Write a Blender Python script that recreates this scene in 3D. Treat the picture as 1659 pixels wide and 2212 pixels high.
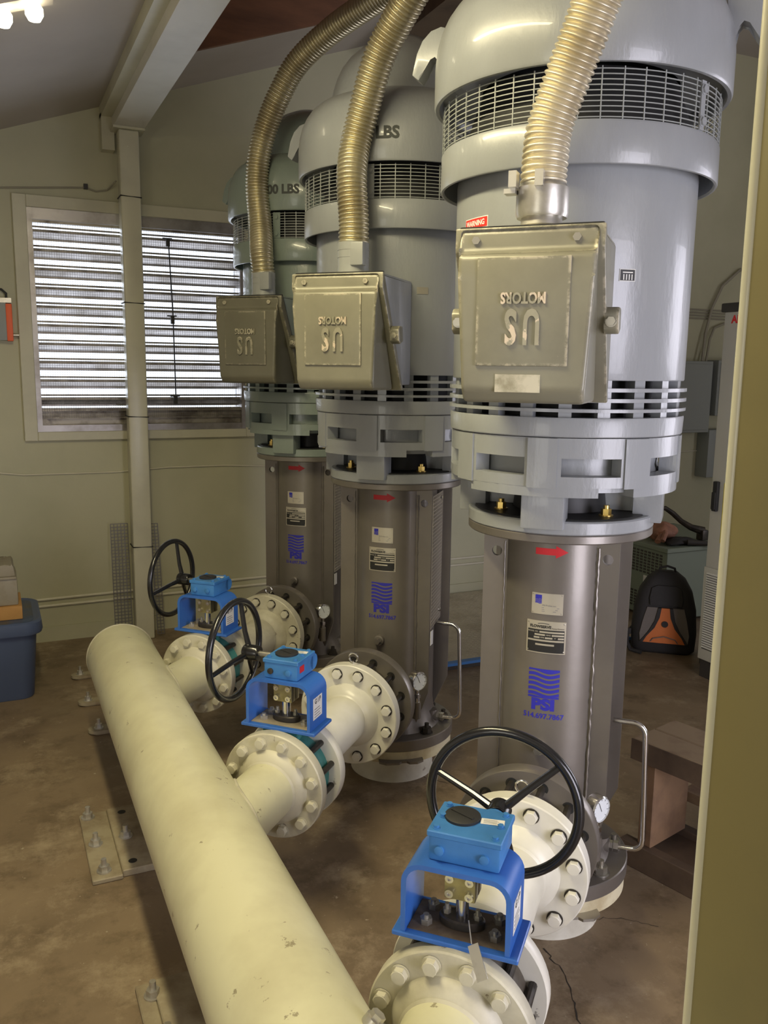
import bpy, bmesh, math, random
from mathutils import Matrix, Vector
PI=math.pi; SQ=math.sqrt(.5); R=math.radians
random.seed(7)
SC=bpy.context.scene; COL=SC.collection
for o in list(bpy.data.objects): bpy.data.objects.remove(o)

# ------------------------------------------------------------------ camera
F_PX=1850.0
yaw,pitch,roll=R(24.64),R(9.49),R(0.75)
fv=Vector((math.sin(yaw)*math.cos(pitch),math.cos(yaw)*math.cos(pitch),-math.sin(pitch)))
rv=Vector((math.cos(yaw),-math.sin(yaw),0)); uv=rv.cross(fv)
r2=rv*math.cos(roll)+uv*math.sin(roll); u2=-rv*math.sin(roll)+uv*math.cos(roll)
cam=bpy.data.objects.new('camera',bpy.data.cameras.new('camera')); COL.objects.link(cam)
cam.matrix_world=Matrix(((r2.x,u2.x,-fv.x,0),(r2.y,u2.y,-fv.y,0),(r2.z,u2.z,-fv.z,1.6),(0,0,0,1)))
cam.data.sensor_fit='VERTICAL'; cam.data.sensor_height=24.0; cam.data.lens=24.0*F_PX/2212.0
cam.data.clip_start=.02; SC.camera=cam
# ------------------------------------------------------------------ world, lights, exposure
w=bpy.data.worlds.new('sky'); SC.world=w; w.use_nodes=True
w.node_tree.nodes['Background'].inputs[0].default_value=(.80,.88,1.0,1); w.node_tree.nodes['Background'].inputs[1].default_value=2.2
SC.view_settings.view_transform='Standard'; SC.view_settings.look='None'; SC.view_settings.gamma=1
SC.view_settings.exposure=0.0
try: SC.view_settings.use_curve_mapping=False
except Exception: pass
def area(name,loc,rot,sx,sy,power,col):
    l=bpy.data.lights.new(name,'AREA'); l.shape='RECTANGLE'; l.size=sx; l.size_y=sy; l.energy=power; l.color=col
    o=bpy.data.objects.new(name,l); o.location=loc; o.rotation_euler=rot; COL.objects.link(o); return o
WARM=(1.0,.88,.53); COOL=(.94,.88,1.0)
DOOR_W=78; TUBE_W=46; WIN_W=8; SIDE_W=20; RIGHT_W=50; XW=-2.13
area('doorway_daylight',(1.95,-1.62,1.15),(R(90),0,R(0)),1.45,2.0,DOOR_W,COOL)
area('side_fill_daylight',(XW,-.55,1.55),(0,R(-90),0),1.5,1.1,SIDE_W,(1.0,.97,.86))  # unseen fill light added on the left to lift the farther motors
area('right_fill_daylight',(5.93,1.3,1.5),(0,R(90),0),1.7,1.6,RIGHT_W,(.90,.88,1.0))  # unseen fill light added on the right to lift the middle motor
area('louver_daylight',(.83,5.30,1.83),(R(-90),0,0),1.2,1.15,WIN_W,(.85,.90,1.0))

# ------------------------------------------------------------------ materials
def nd(nt,t,**k):
    n=nt.nodes.new(t)
    for a,b in k.items(): setattr(n,a,b)
    return n
def mat(name,col,rough=.5,metal=0.,col2=None,scale=6.,lo=.45,hi=.65,bump=0.,bscale=60.,chip=None,cscale=9.,cthr=.68,coat=0.,stretch=None,emit=None,estr=0.,spec=.5,rvar=0.,edge=None):
    m=bpy.data.materials.new(name); m.use_nodes=True; nt=m.node_tree; b=nt.nodes['Principled BSDF']
    b.inputs['Base Color'].default_value=(*col,1); b.inputs['Roughness'].default_value=rough; b.inputs['Metallic'].default_value=metal
    b.inputs['Coat Weight'].default_value=coat; b.inputs['Specular IOR Level'].default_value=spec
    tc=nd(nt,'ShaderNodeTexCoord'); src=tc.outputs['Object']
    if stretch:
        mp=nd(nt,'ShaderNodeMapping'); mp.inputs['Scale'].default_value=stretch; nt.links.new(src,mp.inputs[0]); src=mp.outputs[0]
    cur=None
    def noise(s,d=5,r=.6):
        n=nd(nt,'ShaderNodeTexNoise'); n.inputs['Scale'].default_value=s; n.inputs['Detail'].default_value=d; n.inputs['Roughness'].default_value=r; nt.links.new(src,n.inputs['Vector']); return n.outputs['Fac']
    def ramp(f,a,c):
        n=nd(nt,'ShaderNodeMapRange'); n.inputs['From Min'].default_value=a; n.inputs['From Max'].default_value=c; nt.links.new(f,n.inputs['Value']); return n.outputs['Result']
    def mix(f,a,c):
        n=nd(nt,'ShaderNodeMix',data_type='RGBA'); nt.links.new(f,n.inputs['Factor'])
        if hasattr(a,'links'): nt.links.new(a,n.inputs['A'])
        else: n.inputs['A'].default_value=(*a,1)
        n.inputs['B'].default_value=(*c,1); return n.outputs['Result']
    if col2: cur=mix(ramp(noise(scale),lo,hi),col,col2)
    if chip: cur=mix(ramp(noise(cscale,8,.7),cthr,cthr+.02),cur if cur is not None else col,chip)
    if edge:
        bv=nd(nt,'ShaderNodeBevel'); bv.inputs['Radius'].default_value=.014; bv.samples=6; ge=nd(nt,'ShaderNodeNewGeometry')
        dt=nd(nt,'ShaderNodeVectorMath',operation='DOT_PRODUCT'); nt.links.new(bv.outputs[0],dt.inputs[0]); nt.links.new(ge.outputs['Normal'],dt.inputs[1])
        sb=nd(nt,'ShaderNodeMath',operation='SUBTRACT'); sb.inputs[0].default_value=1.0; nt.links.new(dt.outputs['Value'],sb.inputs[1])
        nz=ramp(noise(26,8,.75),.47,.56); mu=nd(nt,'ShaderNodeMath',operation='MULTIPLY'); nt.links.new(ramp(sb.outputs[0],.02,.06),mu.inputs[0]); nt.links.new(nz,mu.inputs[1])
        cur=mix(mu.outputs[0],cur if cur is not None else col,edge)
    if cur is not None: nt.links.new(cur,b.inputs['Base Color'])
    if rvar: 
        f=noise(bscale*.3); n=nd(nt,'ShaderNodeMapRange'); n.inputs['To Min'].default_value=max(.02,rough-rvar); n.inputs['To Max'].default_value=rough+rvar; nt.links.new(f,n.inputs['Value']); nt.links.new(n.outputs['Result'],b.inputs['Roughness'])
    if bump:
        bn=nd(nt,'ShaderNodeBump'); bn.inputs['Strength'].default_value=bump; bn.inputs['Distance'].default_value=.004; nt.links.new(noise(bscale,4),bn.inputs['Height']); nt.links.new(bn.outputs[0],b.inputs['Normal'])
    if emit: b.inputs['Emission Color'].default_value=(*emit,1); b.inputs['Emission Strength'].default_value=estr
    return m
MT={}
MT['wall']=mat('wall_paint',(.48,.465,.315),.55,col2=(.43,.42,.28),scale=1.3,bump=.08,bscale=90)
MT['sidewall']=mat('side_wall_paint',(.70,.69,.66),.6,col2=(.66,.65,.62),scale=1.1)
MT['ceiling']=mat('ceiling_paint',(.48,.44,.40),.6,col2=(.43,.39,.35),scale=1.1)
MT['trim']=mat('trim_paint',(.54,.52,.38),.4,col2=(.47,.45,.33),scale=3)
MT['steelshade']=mat('shaded_column_paint',(.20,.17,.072),.45,col2=(.18,.155,.068),scale=4)  # shade on the near column put into a darker olive colour
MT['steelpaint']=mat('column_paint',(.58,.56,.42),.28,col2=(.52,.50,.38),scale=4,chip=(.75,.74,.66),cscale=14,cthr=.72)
MT['beam']=mat('beam_paint',(.60,.58,.50),.4,col2=(.52,.50,.42),scale=2)
MT['plywood']=mat('plywood',(.23,.105,.05),.65,col2=(.13,.06,.03),scale=2.2,stretch=(1,1,5),lo=.35,hi=.7)
MT['alu']=mat('aluminium',(.36,.34,.33),.38,.75,col2=(.22,.20,.18),scale=5,rvar=.1)
MT['aludirty']=mat('dirty_aluminium',(.34,.31,.26),.45,.6,col2=(.12,.10,.08),scale=8)
MT['screen']=mat('screen_wire',(.16,.15,.15),.5,.5)
MT['black']=mat('black_gloss',(.012,.012,.013),.22,coat=.3)
MT['blackmatt']=mat('black_matt',(.02,.02,.02),.6)
MT['blacksatin']=mat('black_satin',(.03,.03,.03),.5)
MT['cream']=mat('cream_pipe_paint',(.70,.68,.47),.34,col2=(.58,.55,.37),scale=3.5,lo=.42,hi=.66,chip=(.34,.30,.19),cscale=19,cthr=.645,bump=.05,bscale=30)
MT['creamdirty']=mat('dusty_cream_paint',(.62,.59,.46),.45,col2=(.46,.43,.32),scale=7,chip=(.24,.20,.14),cscale=22,cthr=.655,bump=.08,bscale=50)
MT['white']=mat('white_pipe_paint',(.78,.76,.66),.32,col2=(.70,.68,.56),scale=4,chip=(.32,.30,.25),cscale=20,cthr=.67,bump=.06,bscale=40)
MT['motor']=mat('motor_grey_paint',(.32,.337,.35),.31,col2=(.285,.30,.31),scale=3,coat=.2,bump=.35,bscale=38,stretch=(1,1,.35))
MT['motorg']=mat('motor_green_grey_paint',(.24,.29,.26),.26,col2=(.22,.265,.235),scale=3,coat=.2,bump=.35,bscale=38,stretch=(1,1,.35))
MT['motordark']=mat('motor_inside',(.02,.02,.02),.6)
MT['grille']=mat('grille_paint',(.33,.35,.34),.35)
MT['head']=mat('brown_grey_enamel',(.215,.195,.172),.34,.45,col2=(.19,.17,.15),scale=4,coat=.1,bump=.04,bscale=70)
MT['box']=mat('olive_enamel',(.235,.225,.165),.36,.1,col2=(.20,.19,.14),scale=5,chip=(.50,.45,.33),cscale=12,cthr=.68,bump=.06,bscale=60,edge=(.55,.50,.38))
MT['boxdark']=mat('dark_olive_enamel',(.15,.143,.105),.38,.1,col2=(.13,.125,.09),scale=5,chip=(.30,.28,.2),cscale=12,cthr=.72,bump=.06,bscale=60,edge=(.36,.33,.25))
MT['boxraised']=mat('worn_olive_enamel',(.34,.32,.24),.36,.1,col2=(.26,.245,.18),scale=5,chip=(.62,.52,.40),cscale=16,cthr=.52,bump=.06,bscale=60)
MT['boxmark']=mat('bare_patch',(.55,.52,.42),.5,col2=(.3,.28,.2),scale=20)
MT['conduit']=mat('brass_colored_conduit',(.58,.53,.37),.36,.75,col2=(.46,.40,.26),scale=7,rvar=.08)
MT['conduit3']=mat('dusty_conduit',(.66,.60,.45),.40,.6,col2=(.52,.45,.30),scale=6,rvar=.08)
MT['galv']=mat('galvanised',(.62,.60,.55),.35,.8,col2=(.45,.42,.36),scale=12)
MT['fitting']=mat('grey_fitting',(.33,.34,.33),.4)
MT['chrome']=mat('stainless',(.72,.71,.69),.18,1.)
MT['steel']=mat('bolt_steel',(.45,.43,.38),.35,.85)
MT['brass']=mat('brass_nut',(.75,.55,.18),.3,1.)
MT['darkiron']=mat('dark_iron',(.05,.045,.04),.45,.6,col2=(.09,.075,.06),scale=20)
MT['blue']=mat('blue_enamel',(.035,.145,.50),.36,col2=(.03,.125,.44),scale=8,coat=.15)
MT['gearblue']=mat('light_blue_gearbox_paint',(.055,.215,.52),.42,col2=(.04,.17,.42),scale=9,chip=(.03,.09,.15),cscale=13,cthr=.69)
MT['teal']=mat('teal_valve_paint',(.05,.24,.22),.5,col2=(.03,.12,.11),scale=15)
MT['valvebrown']=mat('brown_valve_body',(.09,.075,.055),.5,col2=(.05,.04,.03),scale=12)
MT['olivebrass']=mat('olive_plated_coupling',(.38,.34,.17),.35,.7,col2=(.25,.22,.12),scale=15)
MT['paper']=mat('label_paper',(.75,.74,.70),.6)
MT['plate']=mat('nameplate_metal',(.62,.58,.48),.35,.6)
MT['plateblack']=mat('nameplate_black',(.02,.02,.02),.4)
MT['ink']=mat('black_ink',(.02,.02,.02),.5)
MT['inkgrey']=mat('grey_ink',(.22,.22,.24),.6)
MT['stencil']=mat('stencil_paint',(.05,.055,.05),.6)
MT['logoblue']=mat('logo_blue',(.03,.03,.42),.45)
MT['red']=mat('red_paint',(.62,.02,.03),.45)
MT['redlabel']=mat('red_label',(.70,.03,.02),.5)
MT['whiteink']=mat('white_ink',(.85,.85,.8),.5)
MT['orange']=mat('orange_paint',(.85,.13,.03),.5)
MT['yellow']=mat('yellow_label',(.85,.72,.03),.5)
MT['abb']=mat('logo_red',(.75,.02,.02),.5)
MT['cabinet']=mat('cabinet_pale_grey',(.66,.66,.60),.4)
MT['cabdark']=mat('cabinet_dark_trim',(.05,.045,.04),.5)
MT['panelgrey']=mat('panel_grey',(.27,.29,.265),.5)
MT['pedestal']=mat('pedestal_paint',(.72,.70,.60),.45,col2=(.55,.52,.42),scale=5,chip=(.28,.22,.17),cscale=8,cthr=.66,bump=.15,bscale=30)
MT['shim']=mat('shim_cream',(.68,.62,.42),.6,col2=(.5,.42,.25),scale=10)
MT['rust']=mat('dusty_steel_plate',(.36,.31,.21),.65,col2=(.20,.15,.09),scale=9,lo=.4,hi=.7,chip=(.12,.08,.05),cscale=14,cthr=.68,bump=.3,bscale=40)
MT['darkdust']=mat('dark_dust',(.12,.085,.05),.8,col2=(.20,.16,.11),scale=14)
MT['tub']=mat('blue_plastic',(.075,.105,.20),.42)
MT['tublid']=mat('dark_blue_lid',(.05,.08,.15),.45,col2=(.10,.085,.06),scale=6)
MT['card']=mat('tan_cardboard',(.48,.26,.08),.7,col2=(.42,.22,.07),scale=10)
MT['greyfoam']=mat('grey_translucent_plastic',(.30,.27,.21),.5,col2=(.22,.19,.13),scale=7)
MT['wood']=mat('dusty_wood',(.30,.22,.13),.7,col2=(.17,.10,.06),scale=4,stretch=(1,1,1),bump=.2,bscale=30)
MT['wooddark']=mat('dark_wood',(.12,.08,.05),.65,col2=(.07,.045,.03),scale=5)
MT['woodred']=mat('reddish_wood',(.22,.13,.07),.65,col2=(.14,.08,.045),scale=5)
MT['packblack']=mat('backpack_black',(.022,.02,.02),.75,bump=.3,bscale=300)
MT['packgrey']=mat('backpack_grey',(.15,.13,.115),.8,bump=.3,bscale=300)
MT['packorange']=mat('backpack_orange',(.55,.15,.035),.7,bump=.3,bscale=300)
MT['trafo']=mat('transformer_green_grey',(.22,.26,.20),.5)
MT['leather']=mat('pink_leather',(.42,.20,.13),.7,col2=(.25,.12,.08),scale=12)
MT['pcheck']=mat('checker_plate_steel',(.52,.47,.36),.55,.15,col2=(.42,.37,.27),scale=6)
MT['bluestripe']=mat('blue_edge_paint',(.06,.20,.50),.5)
MT['cablegrey']=mat('wall_cable',(.30,.28,.21),.6)
MT['cablewall']=mat('painted_conduit',(.60,.57,.44),.5)
MT['glassface']=mat('gauge_face',(.80,.84,.86),.15)
MT['tube']=mat('lamp_tube',(1,1,1),.4,emit=(1.0,.88,.58),estr=14.)
MT['mesh']=mat('expanded_mesh',(.62,.57,.48),.4,.5)
MT['crack']=mat('crack_dark',(.035,.028,.022),.9)
def floor_mat():
    m=bpy.data.materials.new('concrete_floor'); m.use_nodes=True; nt=m.node_tree; b=nt.nodes['Principled BSDF']
    tc=nd(nt,'ShaderNodeTexCoord')
    def noise(s,d,r=.6):
        n=nd(nt,'ShaderNodeTexNoise'); n.inputs['Scale'].default_value=s; n.inputs['Detail'].default_value=d; n.inputs['Roughness'].default_value=r; nt.links.new(tc.outputs['Object'],n.inputs['Vector']); return n.outputs['Fac']
    def mr(f,a,c,t0=0,t1=1):
        n=nd(nt,'ShaderNodeMapRange'); n.inputs['From Min'].default_value=a; n.inputs['From Max'].default_value=c; n.inputs['To Min'].default_value=t0; n.inputs['To Max'].default_value=t1; nt.links.new(f,n.inputs['Value']); return n.outputs['Result']
    def mx(f,a,c):
        n=nd(nt,'ShaderNodeMix',data_type='RGBA'); nt.links.new(f,n.inputs['Factor'])
        for k,v in (('A',a),('B',c)):
            if hasattr(v,'links'): nt.links.new(v,n.inputs[k])
            else: n.inputs[k].default_value=(*v,1)
        return n.outputs['Result']
    c=mx(mr(noise(1.6,6),.35,.65),(.27,.20,.125),(.18,.13,.08))
    c=mx(mr(noise(4.5,8,.7),.50,.66),c,(.135,.095,.055))
    c=mx(mr(noise(2.7,8,.75),.52,.68),c,(.38,.30,.20))
    c=mx(mr(noise(45,3),.70,.74),c,(.48,.42,.32))
    nt.links.new(c,b.inputs['Base Color']); nt.links.new(mr(noise(3,5),.3,.7,.38,.62),b.inputs['Roughness'])
    bn=nd(nt,'ShaderNodeBump'); bn.inputs['Strength'].default_value=.15; bn.inputs['Distance'].default_value=.004; nt.links.new(noise(35,6),bn.inputs['Height']); nt.links.new(bn.outputs[0],b.inputs['Normal'])
    return m
MT['floor']=floor_mat()

# ------------------------------------------------------------------ geometry helpers
def axis_mat(o,d,up=(0,0,1)):
    z=Vector(d).normalized(); u=Vector(up)
    if abs(z.dot(u))>.99: u=Vector((0,1,0))
    x=u.cross(z).normalized(); y=z.cross(x)
    return Matrix(((x.x,y.x,z.x,o[0]),(x.y,y.y,z.y,o[1]),(x.z,y.z,z.z,o[2]),(0,0,0,1)))
def rz(a,loc=(0,0,0)): return Matrix.Translation(loc)@Matrix.Rotation(a,4,'Z')
class MB:
    def __init__(s): s.bm=bmesh.new(); s.mi=0
    def face(s,vs):
        try: f=s.bm.faces.new(vs); f.material_index=s.mi; return f
        except ValueError: return None
    def v(s,p,M=None):
        p=Vector(p); return s.bm.verts.new(M@p if M is not None else p)
    def box(s,c,d,M=None,bev=0.,seg=2):
        x,y,z=c; a,b,e=d[0]/2,d[1]/2,d[2]/2
        V=[s.v((x+i*a,y+j*b,z+k*e),M) for i in(-1,1) for j in(-1,1) for k in(-1,1)]
        F=[s.face([V[i] for i in q]) for q in ((0,1,3,2),(4,6,7,5),(0,4,5,1),(2,3,7,6),(0,2,6,4),(1,5,7,3))]
        if bev:
            E=list({e for f in F for e in f.edges}); r=bmesh.ops.bevel(s.bm,geom=E,offset=bev,segments=seg,affect='EDGES',profile=.6)
            for f in r['faces']: f.material_index=s.mi
        return s
    def span(s,a,b,M=None,bev=0.,seg=2):
        return s.box([(a[i]+b[i])/2 for i in range(3)],[abs(b[i]-a[i]) for i in range(3)],M,bev,seg)
    def lathe(s,prof,M=None,n=48,close=False):
        rings=[]
        for r,z in prof:
            if r<1e-6: rings.append([s.v((0,0,z),M)])
            else: rings.append([s.v((r*math.cos(2*PI*k/n),r*math.sin(2*PI*k/n),z),M) for k in range(n)])
        rr=list(zip(rings,rings[1:]+([rings[0]] if close else [])))
        if not close: rr=rr[:len(rings)-1]
        for A,B in rr:
            for k in range(n):
                k2=(k+1)%n
                if len(A)==1 and len(B)==1: break
                if len(A)==1: s.face([A[0],B[k2],B[k]])
                elif len(B)==1: s.face([A[k],A[k2],B[0]])
                else: s.face([A[k],A[k2],B[k2],B[k]])
        return s
    def cyl(s,p0,p1,r,n=24,r1=None,M=None):
        p0=Vector(p0); p1=Vector(p1)
        if M is not None: p0=M@p0; p1=M@p1
        L=(p1-p0).length; A=axis_mat(p0,p1-p0)
        return s.lathe([(0,0),(r,0),(r1 if r1 is not None else r,L),(0,L)],A,n)
    def ring(s,ro,ri,z0,z1,M=None,n=48): return s.lathe([(ri,z0),(ro,z0),(ro,z1),(ri,z1)],M,n,close=True)
    def tube(s,pts,r,n=12,closed=False,M=None,caps=True,rf=None):
        P=[Vector(p) for p in pts]
        if M is not None: P=[M@p for p in P]
        N=len(P); rings=[]; prev=None
        for i in range(N):
            if closed: t=P[(i+1)%N]-P[i-1]
            else: t=P[min(i+1,N-1)]-P[max(i-1,0)]
            t.normalize()
            if prev is None:
                u=Vector((0,0,1)) if abs(t.z)<.9 else Vector((1,0,0)); x=u.cross(t).normalized()
            else: x=(prev-t*prev.dot(t)).normalized()
            prev=x; y=t.cross(x); rr=rf(i) if rf else r
            rings.append([s.v(P[i]+x*rr*math.cos(2*PI*k/n)+y*rr*math.sin(2*PI*k/n)) for k in range(n)])
        for i in range(N if closed else N-1):
            A,B=rings[i],rings[(i+1)%N]
            off=0
            if closed and i==N-1:
                off=min(range(n),key=lambda o:sum((A[k].co-B[(k+o)%n].co).length for k in range(0,n,3)))
            for k in range(n): s.face([A[k],A[(k+1)%n],B[(k+1+off)%n],B[(k+off)%n]])
        if caps and not closed: s.face(rings[0][::-1]); s.face(rings[-1])
        return s
    def prism(s,poly,z0,z1,M=None,bev=0.,seg=2):
        A=[s.v((x,y,z0),M) for x,y in poly]; B=[s.v((x,y,z1),M) for x,y in poly]; n=len(poly)
        F=[s.face(A[::-1]),s.face(B)]+[s.face([A[k],A[(k+1)%n],B[(k+1)%n],B[k]]) for k in range(n)]
        if bev:
            E=list({e for f in F if f for e in f.edges}); r=bmesh.ops.bevel(s.bm,geom=E,offset=bev,segments=seg,affect='EDGES',profile=.6)
            for f in r['faces']: f.material_index=s.mi
        return s
    def hexa(s,r,z0,z1,M=None): 
        return s.prism([(r*math.cos(PI/3*k),r*math.sin(PI/3*k)) for k in range(6)],z0,z1,M)
    def hexbolt(s,M,r=.0155,h=.012,shaft=0.,sr=.0075,back=True,dark=True):
        # head sits on z=0 pointing +z, shaft runs to -z
        m=s.mi; s.mi=2; s.lathe([(0,.0005),(r*1.17,.0005),(r*1.17,.0022),(0,.0022)],M,20); s.mi=m
        s.hexa(r,.002,h,M); s.lathe([(0,h),(r*.9,h),(r*.84,h+.0012),(0,h+.0015)],M,12)
        if shaft:
            m=s.mi; s.mi=1 if dark else 0; s.lathe([(sr,0),(sr,-shaft)],M,10)
            if back: s.hexa(r,-shaft,-shaft+.014,M)
            s.mi=m
        return s
    def obj(s,name,m,parent=None,ang=35,loc=None,weld=False):
        if weld: bmesh.ops.remove_doubles(s.bm,verts=s.bm.verts,dist=1e-5)
        bmesh.ops.recalc_face_normals(s.bm,faces=s.bm.faces)
        me=bpy.data.meshes.new(name); s.bm.to_mesh(me); s.bm.free()
        for x in (m if isinstance(m,(list,tuple)) else [m]): me.materials.append(MT[x])
        if ang:
            for p in me.polygons: p.use_smooth=True
            me.set_sharp_from_angle(angle=R(ang))
        o=bpy.data.objects.new(name,me); COL.objects.link(o)
        if parent: o.parent=parent
        if loc is not None: o.location=loc
        return o
def inst(o,M,parent=None):
    c=o.copy(); COL.objects.link(c); c.parent=parent or o.parent; c.matrix_local=M; return c
def thing(name,label,cat,loc=(0,0,0),rot=0,group=None):
    o=bpy.data.objects.new(name,None); COL.objects.link(o); o.location=loc; o.rotation_euler=(0,0,rot)
    o.empty_display_size=.1; return tag(o,label,cat,group)
def tag(o,label,cat,group=None):
    o['label']=label; o['category']=cat
    if group: o['group']=group
    return o
def struct(o): o['kind']='structure'; return o
def text_geo(body,size,ext=.0,align='CENTER',bold=0.):
    cu=bpy.data.curves.new('txt','FONT'); cu.body=body; cu.size=size; cu.extrude=ext; cu.offset=bold; cu.align_x=align; cu.align_y='CENTER'; cu.resolution_u=3
    o=bpy.data.objects.new('txt',cu); COL.objects.link(o); dg=bpy.context.evaluated_depsgraph_get(); dg.update()
    me=bpy.data.meshes.new_from_object(o.evaluated_get(dg)); bpy.data.objects.remove(o); bpy.data.curves.remove(cu)
    V=[v.co.copy() for v in me.vertices]; Fs=[tuple(p.vertices) for p in me.polygons]; bpy.data.meshes.remove(me); return V,Fs
def add_text(mb,body,size,fn,ext=.0,align='CENTER',bold=0.,xs=1.,ys=1.):
    V,Fs=text_geo(body,size,ext,align,bold)
    vs=[mb.bm.verts.new(fn(v.x*xs,v.y*ys,v.z)) for v in V]
    for f in Fs: mb.face([vs[i] for i in f])
    return mb
# wrap helpers: local front of a pump is -Y, right is +X
def wrap(Rr,phi0,z0):
    def f(x,y,d=0):
        a=phi0+x/Rr; return Vector(((Rr+d)*math.sin(a),-(Rr+d)*math.cos(a),z0+y))
    return f
def strips(mb,cols,f,th=.0006):
    """cols: list of (x,ylo,yhi)"""
    A=[(mb.bm.verts.new(f(x,a,th)),mb.bm.verts.new(f(x,b,th))) for x,a,b in cols]
    for p,q in zip(A,A[1:]): mb.face([p[0],q[0],q[1],p[1]])
def patch(mb,x0,x1,y0,y1,f,th=.0015,n=8):
    xs=[x0+(x1-x0)*k/n for k in range(n+1)]
    strips(mb,[(x,y0,y1) for x in xs],f,th)
    for y in (y0,y1):
        A=[(mb.bm.verts.new(f(x,y,0)),mb.bm.verts.new(f(x,y,th))) for x in xs]
        for p,q in zip(A,A[1:]): mb.face([p[0],q[0],q[1],p[1]])
    for x in (x0,x1): mb.face([mb.bm.verts.new(f(x,y0,0)),mb.bm.verts.new(f(x,y0,th)),mb.bm.verts.new(f(x,y1,th)),mb.bm.verts.new(f(x,y1,0))])
def shell(mb,ro,ri,zs,angs,hole,M=None,bottom=True,top=True):
    """ring wall with rectangular holes. zs sorted z breaks; angs sorted angle breaks (deg, full turn); hole(i,j) for angle cell i, z cell j"""
    n=len(angs)
    def P(r,a,z): a=R(a); return (r*math.sin(a),-r*math.cos(a),z)
    cache={}
    def V(r,i,j):
        k=(r,i%n,j)
        if k not in cache: cache[k]=mb.v(P(r,angs[i%n],zs[j]),M)
        return cache[k]
    nz=len(zs)-1
    H=[[hole(i,j) for j in range(nz)] for i in range(n)]
    for i in range(n):
        for j in range(nz):
            if not H[i][j]:
                mb.face([V(ro,i,j),V(ro,i+1,j),V(ro,i+1,j+1),V(ro,i,j+1)]); mb.face([V(ri,i+1,j),V(ri,i,j),V(ri,i,j+1),V(ri,i+1,j+1)])
                if (j==0 and bottom) or (j>0 and H[i][j-1]): mb.face([V(ri,i,j),V(ri,i+1,j),V(ro,i+1,j),V(ro,i,j)])
                if (j==nz-1 and top) or (j<nz-1 and H[i][j+1]): mb.face([V(ro,i,j+1),V(ro,i+1,j+1),V(ri,i+1,j+1),V(ri,i,j+1)])
                if H[i-1][j]: mb.face([V(ro,i,j),V(ro,i,j+1),V(ri,i,j+1),V(ri,i,j)])
                if H[(i+1)%n][j]: mb.face([V(ri,i+1,j),V(ri,i+1,j+1),V(ro,i+1,j+1),V(ro,i+1,j)])
def breaks(base,step=6.):
    s=sorted(set(round(a%360,3) for a in base)|set(round(k*step,3) for k in range(int(360/step)))); return s
def ctr(angs,i):
    a=angs[i]; b=angs[(i+1)%len(angs)]
    if b<=a: b+=360
    return ((a+b)/2)%360
# pump axes (world) and orientation: front of every pump looks along (-1,-1)
AX={1:(1.418,3.99),2:(1.42,2.985),3:(1.438,1.953)}
RZ=-PI/4
def PW(n,u,s,z=0): return (AX[n][0]-SQ*u+SQ*s,AX[n][1]-SQ*u-SQ*s,z)

# ================================================================== ROOM
XL,XR,YF,YB=-2.2,6.0,-1.7,5.2
def zc(x): return 2.772+.352*min(x,3.4)
fl=MB(); fl.span((XL-.15,YF-.15,-.12),(XR+.15,YB+.15,0)); fl=struct(fl.obj('floor','floor',ang=0))
# crack and little debris belong to the slab
ck=MB(); random.seed(3)
def crack(pts,wd):
    P=[]
    for (a,b),(c,d) in zip(pts,pts[1:]):
        for k in range(8):
            t=k/8; P.append((a+(c-a)*t+random.uniform(-.006,.006),b+(d-b)*t+random.uniform(-.006,.006)))
    A=[]
    for i,(x,y) in enumerate(P):
        q=P[min(i+1,len(P)-1)]; pv=P[max(i-1,0)]; dx,dy=q[0]-pv[0],q[1]-pv[1]; l=math.hypot(dx,dy) or 1; ww=wd*random.uniform(.35,1.1)
        A.append((ck.v((x-dy/l*ww,y+dx/l*ww,.0006)),ck.v((x+dy/l*ww,y-dx/l*ww,.0006))))
    for p,q in zip(A,A[1:]): ck.face([p[0],p[1],q[1],q[0]])
crack([(1.33,1.78),(1.315,1.66),(1.25,1.52),(1.235,1.40),(1.16,1.28),(1.08,1.12)],.0022)
crack([(1.52,1.84),(1.62,1.80),(1.70,1.72)],.0012)
crack([(1.46,2.86),(1.55,2.74),(1.60,2.70)],.0015)
o=ck.obj('floor_crack','crack',fl,ang=0)
wb=MB()
def wallpoly(x0,x1,z0,z1,slope=False):
    a=z1 if not slope else zc(x0); b=z1 if not slope else zc(x1)
    wb.prism([(x0,z0),(x1,z0),(x1,b),(x0,a)],0,.14,Matrix(((1,0,0,0),(0,0,1,YB),(0,1,0,0),(0,0,0,1))))
WX0,WX1,WZ0,WZ1=.205,1.455,1.215,2.46
wallpoly(XL,WX0,0,0,True); wallpoly(WX1,3.4,0,0,True); wallpoly(3.4,XR,0,3.969)
wallpoly(WX0,WX1,0,WZ0); wallpoly(WX0,WX1,WZ1,0,True)
struct(wb.obj('wall_back','wall',ang=0))
struct(MB().span((XL-.14,YF,0),(XL,YB,zc(XL))).obj('wall_left','sidewall',ang=0))
sw=MB(); sw.span((XL-.0,-1.2,.75),(XL+.05,-1.12,2.35)); sw.span((XL,.02,.75),(XL+.05,.10,2.35)); sw.span((XL,-1.12,.75),(XL+.05,.02,.80)); sw.span((XL,-1.12,2.30),(XL+.05,.02,2.35)); struct(sw.obj('side_fill_frame','trim',ang=0))  # unseen frame added around the left fill light
sw=MB(); sw.span((XR-.05,.42,.58),(XR,.50,2.42)); sw.span((XR-.05,2.10,.58),(XR,2.18,2.42)); sw.span((XR-.05,.50,.58),(XR,2.10,.65)); sw.span((XR-.05,.50,2.35),(XR,2.10,2.42)); struct(sw.obj('right_fill_frame','trim',ang=0))  # unseen frame added around the right fill light
struct(MB().span((XR,YF,0),(XR+.14,YB,3.969)).obj('wall_right','wall',ang=0))
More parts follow.
